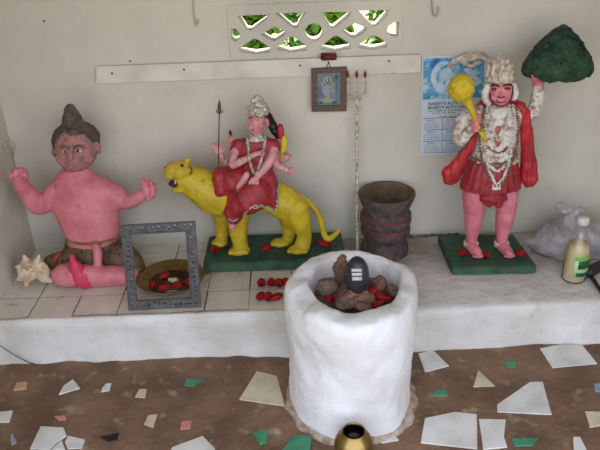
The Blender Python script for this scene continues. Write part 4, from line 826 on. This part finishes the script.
# ------------------------------------------------------------------ glass bottle
bc = G(573, 279, .18); bt = thing('glass_bottle', bc, 'glass bottle of cream liquid with green label and white cap, on the ledge at right', 'bottle')
gl = mat('clear_glass', (255, 255, 255), None, bump=0, rough=.04, trans=1, ior=1.45)
o_ = [(0, .0), (.038, 0), (.043, .004), (.044, .012), (.044, .12), (.042, .14), (.033, .17), (.024, .195), (.019, .215), (.017, .235), (.0175, .246)]; k_ = [(.0155, .246), (.015, .235), (.017, .215), (.022, .195), (.031, .17), (.0405, .14), (.0422, .12), (.0422, .012), (.04, .005), (0, .004)]
bm = NB(); lathe(bm, bc, o_+k_, 40); obj('bottle_glass', bm, gl, bt)
bm = NB(); lathe(bm, bc, [(0, .0045), (.0395, .0055), (.0417, .0125), (.0417, .12), (.040, .14), (.0335, .158), (0, .158)], 40); obj('cream_liquid', bm, mat('cream_liquid', (232, 212, 160), (222, 198, 146), 12, .4, 0), bt)
bm = NB(); lathe(bm, bc, [(0, .262), (.018, .262), (.0205, .258), (.0205, .236), (.0185, .234), (.0182, .2462), (0, .2464)], 32); obj('cap', bm, white_p, bt)
def lab_(z0, z1, m_, a0=-122, a1=-22, r_=.0447):
    b = NB(); A_ = [math.radians(a0+(a1-a0)*i/20) for i in range(21)]; g = [[b.verts.new(bc+Vector((rr*math.cos(a), rr*math.sin(a), z))) for a in A_] for rr, z in ((r_, z0), (r_, z1), (r_+.0006, z1), (r_+.0006, z0))]
    for i in range(4):
        for j in range(20): b.faces.new((g[i][j], g[i][j+1], g[(i+1) % 4][j+1], g[(i+1) % 4][j]))
    b.faces.new([g[i][0] for i in range(4)]); b.faces.new([g[i][20] for i in range(4)][::-1]); return b
la = obj('label', lab_(.03, .118, None), mat('label_pale_green', (176, 204, 150), bump=0, rough=.4), bt)
dg = mat('label_green', (28, 92, 54), (20, 66, 44), 60, .4, 0); obj('label_band', lab_(.068, .102, None, -102, -24, .0454), dg, la); obj('label_stripe', lab_(.036, .052, None, -106, -24, .0454), dg, la); obj('label_top', lab_(.104, .117, None, -118, -24, .0454), mat('lime', (110, 186, 60), bump=0), la)

# ------------------------------------------------------------------ tied plastic bag
def bagfold(c):
    kx, kz = 1.065, .40; a = math.atan2(c.z-kz, c.x-kx); r_ = math.hypot(c.x-kx, c.z-kz)
    return .009*math.sin(a*18+3*noise.noise(c*9))*min(1, r_*9)*(.5+noise.noise(c*12))+.005*noise.noise(c*28)
bm = NB(); yb = 2.42
ell(bm, 566, 243, yb, 30, 16, 26, 0, 32); ell(bm, 583, 240, yb, 26, 22, 24, 0, 28); ell(bm, 600, 244, yb, 22, 22, 24); tube(bm, [(545, 243, yb, 13), (533, 243, yb+.02, 7.5), (525, 242, yb+.035, 3)], flat=.9)
ell(bm, 566, 234, yb, 22, 13, 20); tube(bm, [(572, 236, yb, 20), (570, 225, yb, 13), (571, 217, yb-.005, 6), (573, 214, yb-.005, 4)])
bag_m = mat('cloudy_plastic', (186, 180, 180), (162, 155, 156), 9, .3, .5, 22, c3=(200, 198, 206), s3=30, t3=(.55, .7)); bag_m.node_tree.nodes['Principled BSDF'].inputs['Transmission Weight'].default_value = .25
bg_ = thing('plastic_bag', (1.06, 2.42, .18), 'cloudy knotted plastic bag slumped against the wall behind the bottle', 'bag')
o = organic('bag_body', bm, bag_m, bg_, .004, 4, 0, folds=bagfold)
for v in o.data.vertices: v.co.z = max(v.co.z, .001)
bm = NB(); tube(bm, [(573, 214, yb-.01, 4), (567, 210, yb-.015, 5.2), (560, 205.5, yb-.015, 4.6), (556, 203, yb-.015, 2)], flat=.5); tube(bm, [(572, 215, yb-.01, 3.5), (579, 211, yb-.015, 4), (585, 209, yb-.015, 2)], flat=.5); organic('bag_knot', bm, bag_m, bg_, .0028, 2, .007, 50)

# dark tool beside the bottle
tl = thing('black_tool', G(592, 277, .18), 'black tool with a stubby head and long handle lying right of the bottle', 'tool')
rub = mat('black_rubber', (30, 27, 28), (44, 38, 36), 40, .5, .3)
bm = NB(); a = G(588, 272, .208); b_ = G(601, 266, .208); tubew(bm, [a, b_], [.0235, .022], 18, 3); obj('tool_head', bm, rub, tl)
bm = NB(); tubew(bm, [G(591, 276, .2), G(599, 288, .19), G(611, 306, .188)], [.0085, .0075, .008], 10, 4); obj('handle', bm, rub, tl)

# thin wire running down the ledge front
bm = NB(); pts = [(-4, 343), (8, 351), (19, 357.5), (29, 362.5), (34, 363.5)]; P = [W(u, v, 2.030) for u, v in pts]; P[-1].z = max(.005, P[-1].z)
tubew(bm, P, [.0016]*5, 6, 4); tag(obj('thin_wire', bm, iron_m), 'thin dark wire slanting down the ledge front at far left', 'wire')

# ------------------------------------------------------------------ broken tiles set in the floor
shard_cols = {'white': mat('shard_white', (226, 224, 222), (208, 204, 198), 12, .3, .1), 'cream': mat('shard_cream', (212, 200, 176), (196, 180, 152), 14, .35, .1), 'green': mat('shard_green', (72, 146, 112), (54, 122, 92), 14, .35, .1),
              'pink': mat('shard_pink', (214, 140, 134), (196, 120, 114), 20, .4, .1), 'blue': mat('shard_blue', (150, 166, 190), (130, 146, 170), 20, .3, .1), 'black': mat('shard_black', (26, 24, 28), (70, 70, 76), 60, .3, .1, lo=.62, hi=.7), 'peach': mat('shard_peach', (206, 164, 136), (190, 146, 116), 20, .4, .1)}
SH = [('peach', [(16.7, 382.3), (27.3, 381.3), (26, 388.3), (13.3, 390)], 'peach tile piece near the foot of the ledge at far left'),
      ('white', [(72.7, 379), (80, 387.7), (58.7, 394), (63.3, 385.7)], 'pale bluish white kite-shaped tile piece in the floor at left'),
      ('white', [(106, 383.3), (111.3, 383), (109.3, 390), (101, 391.3), (102, 388)], 'tiny white tile chip right of the kite-shaped piece'),
      ('cream', [(139.3, 389), (146.7, 388.7), (145, 397.7), (135, 396.7)], 'small cream tile piece below the middle of the left ledge'),
      ('green', [(186.7, 378.3), (203.3, 379.3), (192.7, 386), (184, 385)], 'small green tile piece near the ledge, left of the big cream piece'),
      ('white', [(-6, 412), (12.7, 410.3), (9, 421.7), (-6, 421.7)], 'white tile piece cut off by the left edge of the photo'),
      ('pink', [(54.3, 416), (65, 415), (66, 419), (58.3, 419.7)], 'tiny thin pink tile chip above the large shattered white piece'),
      ('blue', [(11.7, 432.3), (16.7, 441.7), (11.7, 445), (10, 440)], 'small blue-grey tile sliver in the bottom left corner'),
      ('white', [(40.7, 426), (63.3, 427.3), (66.7, 435), (58, 441), (50, 449.3), (30, 448.3)], 'large white tile piece at bottom left, main part of the shattered one'),
      ('white', [(68, 435.5), (85, 439.3), (81.7, 448.3), (67.5, 448.3), (65, 441.7)], 'white tile piece at bottom left, right part of the shattered one'),
      ('white', [(51.5, 449.5), (61.5, 440), (65, 449)], 'white tile wedge at bottom left, between the two shattered parts'),
      ('black', [(100, 436.7), (119, 432.3), (117.3, 440), (108.3, 441)], 'black glossy tile piece in the floor at bottom left'),
      ('cream', [(148.3, 415), (157.3, 414), (153.3, 427.7), (144, 424.3)], 'cream tile piece right of the black one'),
      ('pink', [(181.7, 421), (191.7, 420.3), (190, 428.3), (180, 429.3)], 'salmon pink squarish tile piece left of the pedestal'),
      ('white', [(202.7, 435.7), (215, 448.5), (212, 458), (168, 458), (172, 447)], 'large white tile piece cut by the bottom edge, right of the black piece'),
      ('cream', [(256.7, 371), (276.7, 375.7), (285, 406), (239.3, 399)], 'big cream trapezoid tile piece just left of the white pedestal'),
      ('green', [(252.7, 432.3), (268.3, 429.3), (266, 441.7), (260, 444.3)], 'green tile piece below the big cream trapezoid'),
      ('green', [(293.3, 434.3), (312.3, 435.7), (309.3, 452), (281, 452)], 'larger green tile piece at the foot of the white pedestal'),
      ('white', [(418.3, 353.3), (433.3, 350), (449, 365.7), (425, 371.7)], 'white tile piece between the pedestal and the right ledge'),
      ('white', [(540, 348.3), (560, 344.3), (581.7, 344.3), (597.3, 363.3), (552.7, 367.7)], 'large white tile piece against the ledge at far right'),
      ('green', [(503.3, 361), (516, 361), (516, 367.3), (508, 366.7)], 'tiny green tile chip near the foot of the right ledge'),
      ('cream', [(478.3, 370), (495, 385.7), (473.3, 386.7)], 'cream triangular tile piece in the floor at right'),
      ('green', [(438.3, 389), (447.7, 390), (447.7, 395.7), (431.7, 395)], 'small green tile piece right of the white pedestal'),
      ('white', [(530, 381.7), (542.7, 381.7), (551.7, 414), (497.3, 411.7), (497.3, 404.3)], 'large white pointed tile piece in the middle of the right floor'),
      ('blue', [(594.3, 383.3), (606, 383.3), (606, 391.7), (595, 391.7)], 'pale blue tile chip at the right edge of the photo'),
      ('white', [(425, 418), (455, 411.7), (476.7, 414), (477.3, 448.3), (420.7, 442.3)], 'largest white tile piece, squarish, at bottom right of the pedestal'),
      ('white', [(479, 418.7), (505.7, 419.3), (504, 436.7), (507.3, 446.7), (483.3, 449)], 'white notched tile piece right beside the largest squarish one'),
      ('green', [(511.7, 438.3), (538.3, 437.7), (533.3, 445), (515, 445.7)], 'green tile piece at bottom right, below the pointed white piece'),
      ('cream', [(585, 411), (606, 411.7), (606, 424), (590, 426.7)], 'cream tile piece cut off by the right edge of the photo'),
      ('white', [(573.3, 436.7), (580, 436.7), (588, 452), (574, 452)], 'narrow white tile piece in the bottom right corner'),
      ('white', [(377, 437.5), (394, 434.5), (399, 440), (382, 443)], 'white tile sliver at the right foot of the white pedestal')]
for c, poly, l in SH:
    b = NB(); prism(b, [G(u, v, .0018) for u, v in poly], (0, 0, -.006)); bmesh.ops.recalc_face_normals(b, faces=b.faces); bmesh.ops.bevel(b, geom=b.edges[:], offset=.0006, segments=1, affect='EDGES')
    tag(obj('floor_tile_shard', b, shard_cols[c], None, False), l, 'tile piece', 'broken tile pieces set in the floor')
